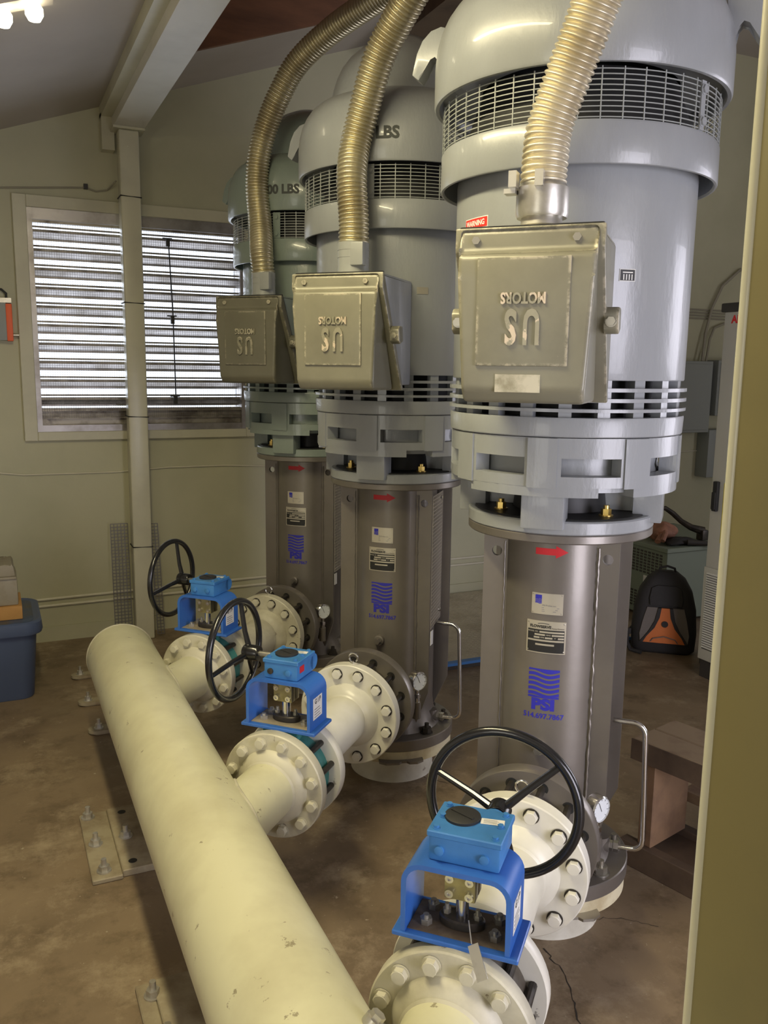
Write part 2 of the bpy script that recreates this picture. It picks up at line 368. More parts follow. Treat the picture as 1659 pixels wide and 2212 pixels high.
wf=MB(); MF=Matrix(((1,0,0,0),(0,0,1,YF-.14),(0,1,0,0),(0,0,0,1)))
for x0,x1,z0 in ((XL,1.2,0),(1.2,2.7,2.15),(2.7,3.4,0),(3.4,XR,0)): wf.prism([(x0,z0),(x1,z0),(x1,zc(x1)),(x0,zc(x0))],0,.14,MF)
struct(wf.obj('wall_front','sidewall',ang=0))
df=MB(); df.span((1.15,YF-.145,0),(1.2,YF+.02,2.2)); df.span((2.7,YF-.145,0),(2.75,YF+.02,2.2)); df.span((1.2,YF-.145,2.15),(2.7,YF+.02,2.2))
struct(df.obj('door_1','trim',ang=0))
# ceiling: slope rising to the right, flat beyond, with an open hatch well above the pumps
HX0,HX1,HY0,HY1=.84,2.2,.1,4.51
ce=MB()
def cpiece(x0,x1,y0,y1):
    ce.prism([(x0,zc(x0)),(x1,zc(x1)),(x1,zc(x1)+.06),(x0,zc(x0)+.06)],y0,y1,Matrix(((1,0,0,0),(0,0,1,0),(0,1,0,0),(0,0,0,1))))
cpiece(XL-.14,HX0,YF-.14,YB+.14); cpiece(HX0,HX1,HY1+.02,YB+.14); cpiece(HX0,HX1,YF-.14,HY0); cpiece(HX1,3.4,YF-.14,YB+.14); cpiece(3.4,XR+.14,YF-.14,YB+.14)
struct(ce.obj('ceiling','ceiling',ang=0))
hw=MB(); t=.03; zt=4.6; MY=Matrix(((1,0,0,0),(0,0,1,0),(0,1,0,0),(0,0,0,1)))
for y0 in (HY1-.004,HY0-t+.004): hw.prism([(HX0-t,zc(HX0-t)+.001),(HX1+t,zc(HX1+t)+.001),(HX1+t,zt),(HX0-t,zt)],y0,y0+t,MY)
hw.span((HX0-t,HY0,zc(HX0)+.03),(HX0,HY1,zt)); hw.span((HX1,HY0,zc(HX1)+.03),(HX1+t,HY1,zt)); hw.span((HX0-t,HY0-t,zt),(HX1+t,HY1+t,zt+t))
struct(hw.obj('trim_2','plywood',ang=0))
tr=MB(); tr.span((.634,YF,2.93),(.69,YB,3.02)); tr.span((.634,5.12,2.76),(.70,YB,2.95))
struct(tr.obj('trim_1','trim',ang=0))
bs=MB(); bs.span((XL,YB-.012,0),(XR,YB,.09)); struct(bs.obj('baseboard_back','wall',ang=0))
# beams and columns
b=MB(); b.span((.69,YF,2.875),(.84,YB-.002,3.03)); b.span((.685,YF,2.865),(.845,YB-.002,2.877))
tag(b.obj('ceiling_beam','beam',ang=0),'long cream steel beam running overhead on top of the far column','beam')
b=MB(); b.span((2.22,YF,3.45),(2.42,YB-.002,3.56)); tag(b.obj('ceiling_beam','wooddark',ang=0),'dark beam up at the ceiling behind the middle grey motor','beam')
def column(x,y,w_,name,label,zt):
    c=MB(); c.span((x-w_/2,y-w_/2,0),(x+w_/2,y+w_/2,zt),bev=.009,seg=3); o=c.obj('steel_column','steelpaint' if y>2 else 'steelshade'); tag(o,label,'column')
    if y<2: MB().cyl((x-w_/2+.006,y+w_/2-.006,0),(x-w_/2+.006,y+w_/2-.006,zt),.0085,16).obj('corner_highlight','steelpaint',o)  # lamp highlight on the corner, put in as a pale strip
    cp=MB(); cp.span((x-w_/2-.03,y-w_/2-.02,zt),(x+w_/2+.03,y+w_/2+.01,zt+.012)); cp.obj('cap_plate','trim',o,ang=0)
    return o
c1=column(.762,5.075,.106,'','cream square steel column standing in front of the louvered window',2.852)
for z in (2.51,1.945,1.315,.56):
    m=MB(); h=.0555; m.tube([(.762-h,5.075-h,z),(.762+h,5.075-h,z-.004),(.762+h,5.075+h,z),(.762-h,5.075+h,z)],.0035,6,closed=True)
    tag(m.obj('cable_tie','blackmatt'),group='ties around the cream column',cat='cable tie',label='thin dark tie around the cream column, '+{2.51:'topmost, above the window',1.945:'second from the top, at mid window',1.315:'third from the top, at the window sill',.56:'lowest, above the wire mesh'}[z])
column(.76,.605,.12,'','large shaded cream square column close on the right edge of the photo',2.852)

# ------------------------------------------------------------------ louvered window
wn=bpy.data.objects.new('window_1',None); COL.objects.link(wn); wn.location=(.83,YB,1.84); struct(wn); wo=(-.83,-YB,-1.84)
m=MB()
for a,b in (((.165,YB-.03,1.175),(.235,YB,2.50)),((1.43,YB-.03,1.175),(1.495,YB,2.50)),((.235,YB-.03,2.435),(1.43,YB,2.50)),((.235,YB-.03,1.175),(1.43,YB,1.225))): m.span(a,b,bev=.003,seg=1)
m.obj('window_frame','trim',wn,loc=wo)
m=MB()
for a,b in (((.235,YB-.022,1.225),(.262,YB+.13,2.435)),((1.405,YB-.022,1.225),(1.43,YB+.13,2.435)),((.262,YB-.02,2.375),(1.405,YB+.13,2.435)),((.262,YB-.018,1.225),(1.405,YB+.13,1.262))): m.span(a,b)
m.obj('inner_frame','alu',wn,loc=wo,ang=0)
m=MB(); m.span((.262,YB+.03,1.262),(1.405,YB+.13,1.355)); m.span((.262,YB+.0,1.340),(1.405,YB+.03,1.356)); m.span((.262,YB+.01,1.295),(1.405,YB+.03,1.306)); m.span((.262,YB-.01,2.36),(1.405,YB+.0,2.374)); 
m.prism([(.262,1.262),(.32,1.262),(.262,1.32)],YB,YB+.02,Matrix(((1,0,0,0),(0,0,1,0),(0,1,0,0),(0,0,0,1)))); m.obj('sill_channel','aludirty',wn,loc=wo,ang=0)
for k in range(10):
    z=1.372+k*.1015+.0
    m=MB(); y0=YB+.03; M=Matrix(((0,0,1,0),(1,0,0,0),(0,1,0,0),(0,0,0,1)))
    m.prism([(y0,z+.042),(y0+.003,z+.045),(y0+.06,z+.006),(y0+.057,z+.003)],.262,1.405,M)
    m.prism([(y0+.057,z-.008),(y0+.06,z-.008),(y0+.06,z+.006),(y0+.057,z+.006)],.262,1.405,M)
    m.mi=1; m.prism([(y0-.004,z+.052),(y0,z+.052),(y0,z+.062),(y0-.004,z+.062)],.262,1.405,M); m.prism([(y0-.003,z+.030),(y0,z+.030),(y0,z+.043),(y0-.003,z+.043)],.262,1.405,M)
    m.obj('louver_blade',('alu','aludirty'),wn,loc=wo,ang=0)
m=MB()
for k in range(90):
    x=.265+k*.0128; m.span((x,YB-.0045,1.30),(x+.0012,YB-.0035,2.375))
for k in range(84):
    z=1.30+k*.0128; m.span((.262,YB-.0045,z),(1.405,YB-.0035,z+.0012))
m.obj('insect_screen','screen',wn,loc=wo,ang=0)
m=MB(); m.tube([(.985,YB-.03,2.32),(1.0,YB-.03,1.90),(1.005,YB-.03,1.38)],.004,8)
for z,x in ((2.30,.985),(1.865,1.0),(1.40,1.005)): m.span((x-.012,YB-.035,z-.022),(x+.008,YB-.012,z+.022)); m.span((x-.03,YB-.016,z+.02),(x+.025,YB-.01,z+.028))
m.obj('control_rod','blackmatt',wn,loc=wo,ang=0)

# ------------------------------------------------------------------ ceiling lamp, wall fittings, cables
def lamp(y0,y1,label):
    t=thing('fluorescent_lamp',label,'lamp',(.17,(y0+y1)/2,zc(.17)),0,None); lo=(-.17,-(y0+y1)/2,-zc(.17))
    M=MB(); M.prism([(.04,zc(.04)-.001),(.30,zc(.30)-.001),(.30,zc(.3)-.03),(.04,zc(.04)-.03)],y0-.04,y1+.04,Matrix(((1,0,0,0),(0,0,1,0),(0,1,0,0),(0,0,0,1)))); M.obj('lamp_housing','ceiling',t,loc=lo,ang=0)
    for x in (.115,.215): MB().cyl((x,y0,zc(x)-.055),(x,y1,zc(x)-.055),.017,12).obj('lamp_tube','tube',t,loc=lo)
    l=bpy.data.lights.new('tube_light','AREA'); l.shape='RECTANGLE'; l.size=.14; l.size_y=abs(y1-y0); l.energy=TUBE_W; l.color=WARM
    o=bpy.data.objects.new('tube_light',l); o.parent=t; o.location=(0,0,-.085); COL.objects.link(o)
lamp(1.1,2.5,'twin tube ceiling lamp overhead, out of view above the header pipe')
t=thing('twin_bulb_lamp','ceiling lamp with two bright bulbs at the upper left corner of the photo','lamp',(.17,3.42,zc(.17)))
MB().prism([(.06,zc(.06)-.001),(.28,zc(.28)-.001),(.28,zc(.28)-.02),(.06,zc(.06)-.02)],3.37,3.47,Matrix(((1,0,0,0),(0,0,1,0),(0,1,0,0),(0,0,0,1)))).obj('lamp_base','ceiling',t,loc=(-.17,-3.42,-zc(.17)),ang=0)
for x in (.115,.215): MB().lathe([(0,-.034),(.02,-.028),(.03,-.01),(.03,.01),(.018,.03),(.012,.05),(0,.05)],Matrix.Translation((x,3.42,zc(x)-.048)),20).obj('lamp_bulb','tube',t,loc=(-.17,-3.42,-zc(.17)))
def cable(name,pts,r,m,label,cat='cable'):
    return tag(MB().tube(pts,r,8).obj(name,m),label,cat)
Yw=YB-.008
cable('wall_cable',[(-.5,Yw,2.5),(.113,Yw,2.523),(.40,Yw,2.55),(.547,Yw,2.563),(.60,Yw,2.548),(.66,Yw,2.56),(.70,5.12,2.60)],.0045,'cablegrey','thin grey cable clipped along the wall above the louvered window')
m=MB(); m.span((.536,Yw-.008,2.555),(.558,YB,2.583)); tag(m.obj('cable_clip','ink',ang=0),'small clip holding the cable above the window, left of the column','clip')
cable('wall_cable',[(-.6,Yw,1.01),(.028,Yw,1.0),(.15,Yw,.985),(.648,Yw,.983),(.95,Yw,1.0),(1.30,Yw,1.0),(1.5,Yw,.990),(1.9,Yw,.97),(4.2,Yw,.975),(5.12,Yw,.985),(5.9,Yw,.99)],.0045,'cablewall','thin cable painted like the wall, running below the louvered window')
for z0,z1,lab in ((.255,.272,'upper'),(.215,.225,'lower')):
    cable('wall_conduit',[(-1.5,Yw,z0-.02),(.23,Yw,z0),(1.5,Yw,z1),(3.2,Yw,z1+.005),(4.2,Yw,z1)],.0085,'cablewall',lab+' of two painted conduits running low along the back wall','conduit')
m=MB(); m.span((.02,YB-.06,1.725),(.107,YB,1.925),bev=.004); o=m.obj('alarm_box','panelgrey'); tag(o,'small grey box with an orange strip on the wall left of the window','box')
MB().span((.104,YB-.064,1.722),(.136,YB-.002,1.92),bev=.006).obj('orange_cover','orange',o)
MB().span((.04,YB-.055,1.925),(.135,YB,1.95)).obj('top_bracket','galv',o,ang=0); MB().tube([(.11,YB-.03,1.94),(.112,YB-.03,1.975),(.09,YB-.03,1.995),(.04,YB-.03,2.0),(-.08,YB-.03,2.0)],.006).obj('cord','blackmatt',o)
MB().cyl((.13,YB-.03,1.755),(.165,YB-.03,1.755),.008).obj('nipple','galv',o)
# white pipe high behind motors
m=MB(); m.tube([(2.55,5.14,3.70),(2.78,5.14,3.70)],.012,10); m.tube([(2.78,5.14,3.70),(2.81,5.14,3.72),(2.82,5.14,3.88)],.026,12)
tag(m.obj('wall_pipe','whiteink'),'white pipe high on the back wall beside the nearest motor hood','pipe')
# wire mesh strips at the column foot
def mesh_grid(mb,o,ux,uy,nx,ny,cell,t=.0016):
    o=Vector(o); ux=Vector(ux).normalized(); uy=Vector(uy).normalized(); nn=ux.cross(uy)
    M=Matrix(((ux.x,uy.x,nn.x,o.x),(ux.y,uy.y,nn.y,o.y),(ux.z,uy.z,nn.z,o.z),(0,0,0,1)))
    for i in range(nx+1): mb.span((i*cell-t,0,-t),(i*cell+t,ny*cell,t),M)
    for j in range(ny+1): mb.span((0,j*cell-t,-t*.8),(nx*cell,j*cell+t,t*.8),M)
m=MB(); mesh_grid(m,(.600,5.10,.02),(1,0,0),(.0,.08,1),5,34,.0195,.0021); tag(m.obj('wire_mesh_strip','screen',ang=0),'wide wire mesh strip on the wall left of the far column foot','mesh')
m=MB(); mesh_grid(m,(.835,5.04,.02),(1,0,0),(-.02,.08,1),2,34,.0195,.0021); tag(m.obj('wire_mesh_strip','screen',ang=0),'narrow wire mesh strip on the wall right of the far column foot','mesh')

# ================================================================== HEADER PIPE
ZC=.395; HXc=.4405; HR=.137
Bd=Vector((SQ,SQ,0))
def brM(n,u): return axis_mat(PW(n,u,0,ZC),(-1,-1,0))   # +z local = away from pump (towards header)
BOLT={}
def mk_bolt(key,r,h,shaft,sr,mats,nutback=True):
    m=MB(); m.hexbolt(Matrix.Identity(4),r,h,shaft,sr,nutback); o=m.obj('bolt',mats); BOLT[key]=o.data; bpy.data.objects.remove(o)
mk_bolt('near',.0158,.014,.165,.009,('creamdirty','darkiron','creamdirty'))
mk_bolt('pump',.0172,.015,.185,.010,('white','darkiron','darkiron'))
mk_bolt('pumpc',.0172,.015,.185,.010,('creamdirty','darkiron','darkiron'))
def bolts(n,u,rad,key,parent,off,loc=None,name='bolt'):
    for k in range(12):
        a=2*PI*(k+.5)/12+off; M=brM(n,u)@Matrix.Translation((rad*math.cos(a),rad*math.sin(a),0))
        o=bpy.data.objects.new(name,BOLT[key]); COL.objects.link(o); o.parent=parent; o.matrix_local=(Matrix.Translation(loc) if loc else Matrix.Identity(4))@M
hd=thing('header_pipe','long thick cream header pipe along the floor with three angled branches','pipe',(HXc,1.5,0)); hl=(-HXc,-1.5,0)
m=MB(); m.lathe([(0,0),(.10,.0),(.128,.004),(HR,.014),(HR,4.3),(0,4.3)],axis_mat((HXc,3.60,ZC),(0,-1,0)),72); m.obj('pipe_run','cream',hd,loc=hl)
m=MB(); m.lathe([(HR-.006,.0),(HR+.0025,.006),(HR-.002,.016)],axis_mat((HXc,3.60,ZC),(0,-1,0)),72)
m.obj('end_weld','creamdirty',hd,loc=hl)
PR=.084
for n in (1,2,3):
    te=(AX[n][0]-HXc)/SQ
    m=MB(); M=brM(n,1.005)
    L=te-.06-1.005
    m.lathe([(PR,.06),(PR,L)],M,48); br=m.obj('branch_pipe','cream',hd,loc=hl)
    m=MB(); m.lathe([(0,0),(.158,0),(.160,.003),(.160,.032),(.157,.035),(.112,.0355),(.109,.042),(.100,.052),(PR+.003,.064),(PR-.004,.066)],M,64); m.obj('flange','creamdirty',br)
    m=MB(); m.lathe([(PR-.001,.059),(PR+.005,.064),(PR-.001,.070)],M,48)
    pts=[]
    for k in range(72):
        a=2*PI*k/72; # point on branch cylinder: c + B*t, lateral = cos a along S, sin a up
        dx=SQ*PR*math.cos(a); dy=-SQ*PR*math.cos(a); dz=PR*math.sin(a)
        # need (x-HXc)^2+(dz)^2=HR^2, x>HXc
        xx=HXc+math.sqrt(HR*HR-dz*dz); tt=(AX[n][0]+dx-xx)/SQ
        pts.append((xx,AX[n][1]-SQ*tt+dy,ZC+dz))
    m.tube(pts,.0065,8,closed=True); m.obj('weld_bead','creamdirty',br)
    bolts(n,1.041,.134,'near',br,.0)
m=MB(); M=axis_mat((HXc+.085,1.175,ZC+.107),(.62,-.1,.78)); m.lathe([(.0,0),(.018,0),(.018,.016),(0,.016)],M,20); m.hexa(.014,.016,.026,M); m.obj('vent_plug','galv',hd,loc=hl)
# support plates, pedestals under the header
def anchor(mb,x,y,z,r=.017):
    mb.lathe([(0,z),(r*1.35,z),(r*1.35,z+.004),(0,z+.004)],Matrix.Translation((x,y,0)),18); mb.hexa(r,z+.004,z+.02,Matrix.Translation((x,y,0))); mb.cyl((x,y,z+.02),(x,y,z+.042),r*.5,12)
def sup(x0,x1,y0,y1,lab,nuts,holes=()):
    t=thing('pipe_support',lab,'pipe support',((x0+x1)/2,(y0+y1)/2,0)); lo=(-(x0+x1)/2,-(y0+y1)/2,0)
    m=MB(); xm=.298; m.span((x0,y0,.0),(xm,y1,.016),bev=.003,seg=1); m.span((xm+.0,y0+.01,.0),(x1,y1-.005,.024),bev=.003,seg=1); m.obj('base_plate','rust',t,loc=lo)
    for x,y,z in nuts: m=MB(); anchor(m,x,y,z); m.obj('anchor_nut','galv',t,loc=lo)
    for x,y in holes: MB().lathe([(0,.0246),(.014,.0246)],Matrix.Translation((x,y,0)),16).obj('bolt_hole','ink',t,loc=lo,ang=0)
    yc=(y0+y1)/2; m=MB(); m.cyl((HXc,yc,.024),(HXc,yc,ZC-HR+.012),.045,24); m.span((HXc-.06,yc-.05,ZC-HR-.004),(HXc+.06,yc+.05,ZC-HR+.004)); m.obj('stanchion','rust',t,loc=lo)
sup(.205,.66,2.585,3.02,'rusty base plate with nuts under the middle of the header pipe',[(.232,2.99,.016),(.238,2.80,.016),(.245,2.63,.016),(.335,2.80,.024)],[(.345,2.97),(.335,2.64)])
sup(.255,.66,1.62,2.065,'rusty base plate with a nut at the bottom edge left of the header pipe',[(.292,2.01,.016),(.30,1.85,.016),(.30,1.68,.016)])
for (x,y),lab in zip(((.375,4.50),(.375,4.115),(.385,3.765)),('farthest','middle','nearest')):
    t=thing('anchor_tab','rounded floor tab with one nut, %s of three by the header pipe end'%lab,'floor anchor',(x,y,0))
    m=MB(); m.prism([(-.065+.035*(1-math.cos(a)) if False else -.04-.035*math.sin(a),.035*math.cos(a)) for a in [PI*k/8 for k in range(9)]]+[(.12,-.035),(.12,.035)],.006,.020); m.prism([(-.03-.03*math.sin(a),.03*math.cos(a)) for a in [PI*k/8 for k in range(9)]]+[(.12,-.03),(.12,.03)],0,.006); m.obj('tab_plate','rust',t)
    m=MB(); anchor(m,-.03,0,.02,.015); m.obj('anchor_nut','galv',t)

# ================================================================== PUMPS
def plate_hole(mb,s0,s1,z0,z1,hs,hz,hr,y0,y1,n=24):
    C=[(hs+hr*math.cos(2*PI*k/n),hz+hr*math.sin(2*PI*k/n)) for k in range(n)]
    O=[]
    for k in range(n):
        a=2*PI*k/n; c,s_=math.cos(a),math.sin(a); t=min(((s1-hs)/c if c>1e-9 else (s0-hs)/c if c<-1e-9 else 9),((z1-hz)/s_ if s_>1e-9 else (z0-hz)/s_ if s_<-1e-9 else 9)); O.append((hs+c*t,hz+s_*t))
    # snap nearest to corners
    for cx,cz in ((s0,z0),(s0,z1),(s1,z0),(s1,z1)):
        k=min(range(n),key=lambda i:(O[i][0]-cx)**2+(O[i][1]-cz)**2); O[k]=(cx,cz)
    V={}
    for y in (y0,y1):
        V[y]=([mb.v((a,y,b)) for a,b in C],[mb.v((a,y,b)) for a,b in O])
    for k in range(n):
        j=(k+1)%n
        for y in (y0,y1): mb.face([V[y][0][k],V[y][0][j],V[y][1][j],V[y][1][k]])
        mb.face([V[y0][0][k],V[y0][0][j],V[y1][0][j],V[y1][0][k]]); mb.face([V[y0][1][k],V[y0][1][j],V[y1][1][j],V[y1][1][k]])
SZ=Matrix(((1,0,0,0),(0,0,1,0),(0,1,0,0),(0,0,0,1)))     # (x,y,z)->(x,z,y): polygons drawn in s,z
CR=.160
def gauge(parent,lo):
    a=R(59); d=Vector((math.sin(a),-math.cos(a),0)); c=Vector((.168,-.205,.452))
    m=MB(); m.lathe([(0,-.018),(.034,-.018),(.0365,-.014),(.0365,.012),(.033,.016),(.0325,.012),(0,.012)],axis_mat(c,d),36); g=m.obj('pressure_gauge','chrome',parent,loc=lo)
    m=MB(); M=axis_mat(c,d); m.lathe([(0,.0125),(.0322,.0125)],M,36); m.obj('dial','glassface',g,ang=0)
    m=MB(); m.span((-.0008,-.006,.0128),(.0008,.024,.0135),M@Matrix.Rotation(R(25),4,'Z'))
    for k in range(9): m.span((-.0006,.025,.0127),(.0006,.030,.0132),M@Matrix.Rotation(R(-135+k*33),4,'Z'))
    m.obj('needle','ink',g,ang=0)
    m=MB(); m.cyl(c+Vector((0,0,-.036)),c+Vector((0,0,-.052)),.008); m.hexa(.014,0,.014,Matrix.Translation(c+Vector((0,0,-.066)))); m.cyl(c+Vector((0,0,-.066)),c+Vector((0,0,-.085)),.011); m.obj('gauge_fitting','chrome',g)
    m=MB(); q=c+Vector((0,0,-.082)); m.cyl(q,q+Vector((0,0,-.065)),.016); m.tube([q+Vector((0,0,-.05)),(.13,-.17,.33),(.09,-.13,.33)],.018); m.obj('gauge_riser','head',g)
def pump(n):
    lab={1:'farthest brown pump head, under the greenish motor',2:'middle brown pump head, with faded red arrow and side mesh',3:'brown-grey pump head nearest the camera, with bright red arrow under the motor'}[n]
    t=thing('vertical_pump',lab,'pump',(*AX[n],.115),RZ,'pump heads in a row'); lo=(0,0,-.115)
    m=MB(); m.lathe([(0,1.166),(.250,1.166),(.253,1.169),(.253,1.187),(.250,1.1895),(0,1.1895)],None,96); m.obj('top_flange','head',t,loc=lo)
    m=MB(); m.lathe([(CR+.03,.2),(CR+.004,.26),(CR,.30),(CR,1.167)],None,96); cs=m.obj('casing','head',t,loc=lo)
    for sx in (-1,1):
        for uy in (1,-1):
            m=MB(); y=-.1*uy; w=.187 if sx<0 else .18
            if uy<0: w=.197
            poly=[(sx*.10,.21),(sx*.125,.21),(sx*w,.37),(sx*w,1.072),(sx*.10,1.072)]
            m.prism(poly,y-.006,y+.006,SZ); a,b=sorted((sx*.10,sx*w)); hs=sx*.150
            plate_hole(m,a,b,1.072,1.167,hs,1.107,.0142,y-.006,y+.006)
            m.obj('side_plate','head',t,loc=lo,weld=True)
        m=MB(); pts=[(sx*.1265+random.uniform(-.0012,.0012),-.108+random.uniform(-.001,.001),.36+k*.0105) for k in range(75)]; rs=(.0012,.0006) if sx<0 else (.0020,.0022); m.tube(pts,.0036,6,rf=lambda i:rs[0]+rs[1]*random.random()); m.obj('weld_seam','head',t,loc=lo)
    m=MB(); A=axis_mat((0,0,ZC),(0,-1,0)); m.lathe([(.10,.05),(.10,.285),(.185,.285),(.188,.288),(.188,.327),(.186,.330),(.12,.331),(.12,.339),(0,.339)],A,72); df=m.obj('discharge_flange','head',t,loc=lo)
    m=MB(); m.lathe([(0,.3306),(.0165,.3306)],A,16); bh=m.obj('bolt_hole','ink',df,ang=0)
    for k in range(12):
        a=2*PI*(k+.5)/12; X=Matrix.Translation((.152*math.cos(a),0,.152*math.sin(a)))
        if k==0: bh.matrix_local=X
        else: inst(bh,X,df)
    m=MB(); m.lathe([(.0,.16),(.239,.16),(.242,.163),(.242,.202),(.239,.205),(0,.205)],None,96); bf=m.obj('base_flange','head',t,loc=lo)
    for k in range(8):
        a=R(15+45*k); m=MB(); T=Matrix.Translation((.205*math.sin(a),-.205*math.cos(a),0)); m.lathe([(0,.205),(.024,.205),(.024,.209),(0,.209)],T,18); m.hexa(.019,.209,.228,T); m.lathe([(.009,.228),(.009,.245),(0,.246)],T,12)
        m.obj('base_nut','darkiron' if n<3 else 'steel',bf)
    m=MB(); m.lathe([(.0,.115),(.236,.115),(.236,.158),(0,.158)],None,96); m.obj('leveling_ring','shim',t,loc=lo)
    m=MB(); M=Matrix.Rotation(R(28),4,'Z'); m.prism([(-.085,0),(-.06,-.018),(-.01,-.018),(0,-.006),(.02,-.006),(.03,-.018),(.06,-.018),(.085,0),(.085,.05),(-.085,.05)],.120,.128,M@Matrix.Translation((0,-.245,0))); m.obj('leveling_bracket','steel' if n==3 else 'head',t,loc=lo,ang=0)
    # plug
    m=MB(); A=axis_mat((0,-CR+.004,.578),(0,-1,0)); m.lathe([(0,0),(.019,0),(.019,.018),(.014,.02),(.014,.026),(0,.026)],A,24); m.hexa(.0115,.026,.040,A); m.obj('pipe_plug','steel' if n==3 else 'head',t,loc=lo)
    gauge(t,lo)
    # seal flush tube
    m=MB(); P=[(.18,0,.622),(.235,0,.622)]+[(.235+.035*math.sin(a),0,.587+.035*math.cos(a)) for a in [R(15*k) for k in range(1,7)]]+[(.277,0,.40),(.281,0,.275)]+[(.251+.030*math.cos(a),0,.268-.03*math.sin(a)) for a in [R(18*k) for k in range(1,6)]]+[(.215,0,.237)]
    m.tube(P,.0078,12); tb=m.obj('flush_tube','chrome',t,loc=lo)
    m=MB(); A=axis_mat((.165,0,.237),(1,0,0)); m.hexa(.015,.022,.034,A); m.hexa(.0165,.036,.05,A); m.obj('tube_nut','chrome',tb)
    m=MB(); m.cyl((.10,0,.237),(.19,0,.237),.020); m.cyl((.165,0,.215),(.165,0,.262),.022); m.obj('flush_valve','head',t,loc=lo)
    # decals
    R0=CR
    f=wrap(R0,.01,0)
    m=MB(); strips(m,[(-.035+k*.006,1.118,1.136) for k in range(10)],f); strips(m,[(.019,1.110,1.144)]+[(.019+k*.0065,1.110+k*.0034,1.144-k*.0034) for k in range(1,6)],f)
    o=m.obj('flow_arrow','red',t,loc=lo,ang=0); 
    m=MB(); m.mi=0; patch(m,-.040,.044,.955,1.013,f); o=m.obj('name_plate','plate',t,loc=lo,ang=20); 
    m=MB()
    for q in range(5): strips(m,[(-.030+.0035*k,.996-q*.0028+.001*math.sin(k*1.3),.998-q*.0028+.001*math.sin(k*1.3)) for k in range(6)],f,.0022)
    strips(m,[(-.030+.0035*k,.998,1.008) for k in range(6)],f,.0022); m.obj('plate_logo','logoblue',o,ang=0)
    m=MB(); g=lambda x,y,z:f(x+.006,.982+y,.0024); add_text(m,'PSI Prolew inc.',.0062,lambda x,y,z:f(x+.008,.980+y,.0022)); 
    for q in range(3): strips(m,[(-.012,.973-q*.005,.9742-q*.005),(.034-.004*q,.973-q*.005,.9742-q*.005)],f,.0022)
    m.obj('plate_text','inkgrey',o,ang=0)
    m=MB(); 
    for x in (-.036,.040):
        for z in (.959,1.009): m.lathe([(0,0),(.0016,0),(.0016,.001),(0,.0014)],axis_mat(f(x,z,.0015),(math.sin(.01+x/R0),-math.cos(.01+x/R0),0)),8)
    for x in (-.046,.050):
        for z in (.853,.930): m.lathe([(0,0),(.002,0),(.002,.001),(0,.0016)],axis_mat(f(x,z,.0015),(math.sin(.01+x/R0),-math.cos(.01+x/R0),0)),8)
    rv_=m
    m=MB(); patch(m,-.051,.055,.846,.936,f); o2=m.obj('rating_plate','plate',t,loc=lo,ang=20); rv_.obj('rivet','steel',o2)
    m=MB(); strips(m,[(-.047+.0098*k,.849,.912) for k in range(11)],f,.0021); o3=m.obj('plate_field','plateblack',o2,ang=0)
    m=MB()
    for (z,segs) in ((.9035,((-.015,.05),)),(.8955,((-.028,.0),(.018,.05))),(.8875,((-.030,-.014),(.0,.020),(.034,.05))),(.8795,((-.046,.05),))):
        for a,b in segs: strips(m,[(a+(b-a)*k/5,z,z+.0048) for k in range(6)],f,.0026)
    strips(m,[(-.025+.01*k,.868,.873) for k in range(6)],f,.0026)
    for txt,z,x in (('MODEL NO.',.906,-.032),('HEAD',.898,.009),('RPM',.890,-.007),('FT',.890,.027)): add_text(m,txt,.0052,lambda a,b,c,x=x,z=z:f(x+a,z+b,.0027),bold=0.0001)
    m.obj('plate_lines','plate',o3,ang=0)
    m=MB(); add_text(m,'FLOWSERVE',.0105,lambda a,b,c:f(a-.013,.920+b,.0023),bold=.0004); add_text(m,'Pump Division',.0055,lambda a,b,c:f(a+.034,.917+b,.0023))
    strips(m,[(-.02+.003*k,.9275+.002*math.sin(k/10*PI),.929+.002*math.sin(k/10*PI)) for k in range(11)],f,.0023)
    m.obj('plate_title','ink',o2,ang=0)
    m=MB(); Hh=.0138
    for q in range(6):
        z=.801-q*Hh; cols=[]
        for k in range(15):
            x=-.040+.084*k/14; wv=.0045*math.sin(k/14*2*PI+.6); 
            top=z+(0 if q==0 else wv*.9); botm=z-Hh*.62+(-wv*.9 if False else wv*.9)
            cols.append((x,botm,top))
        strips(m,cols,f)
    strips(m,[(-.040+.084*k/10,.7185,.7225+.002*math.sin(k/10*2*PI+.6)) for k in range(11)],f)
    lg=m.obj('wave_logo','logoblue',t,loc=lo,ang=0)
    m=MB(); add_text(m,'PSI',.043,lambda a,b,c:f(a+.002,.6985+b,.0006),bold=.0026,xs=1.22,ys=.98); m.obj('logo_letters','logoblue',lg,ang=0)
    m=MB(); add_text(m,'514.697.7867',.0205,lambda a,b,c:f(a+.004,.666+b,.0006),bold=.0005,xs=1.0); m.obj('phone_number','logoblue',lg,ang=0)
    if n<3:
        m=MB(); mesh_grid(m,(.180,-.092,.62),(-.017,.18,0),(0,0,1),13,36,.0142,.0014); mg=m.obj('mesh_guard','mesh',t,loc=lo,ang=0)
        m=MB(); 
        for z in (1.11,.66): m.lathe([(0,0),(.008,0),(.008,.006),(0,.007)],axis_mat((.168,.055,z),(.97,-.2,0)),10)
        m.obj('guard_screw','chrome',mg)
        m=MB(); m.box((.1835,-.085,.585),(.002,.03,.055)); m.obj('guard_label','paper',mg,ang=0)
    # pedestal
    m=MB(); m.lathe([(0,0),(.168,0),(.165,.01),(.163,.108),(.158,.1148),(0,.1148)],None,64)
    o=m.obj('pump_pedestal','pedestal'); o.location=(*AX[n],0); o.rotation_euler=(0,0,RZ); tag(o,group='pump pedestals',cat='pedestal',label={1:'round painted pedestal under the farthest pump',2:'round cream pedestal under the middle pump, clear of its white flange',3:'round white chipped pedestal under the nearest pump'}[n])
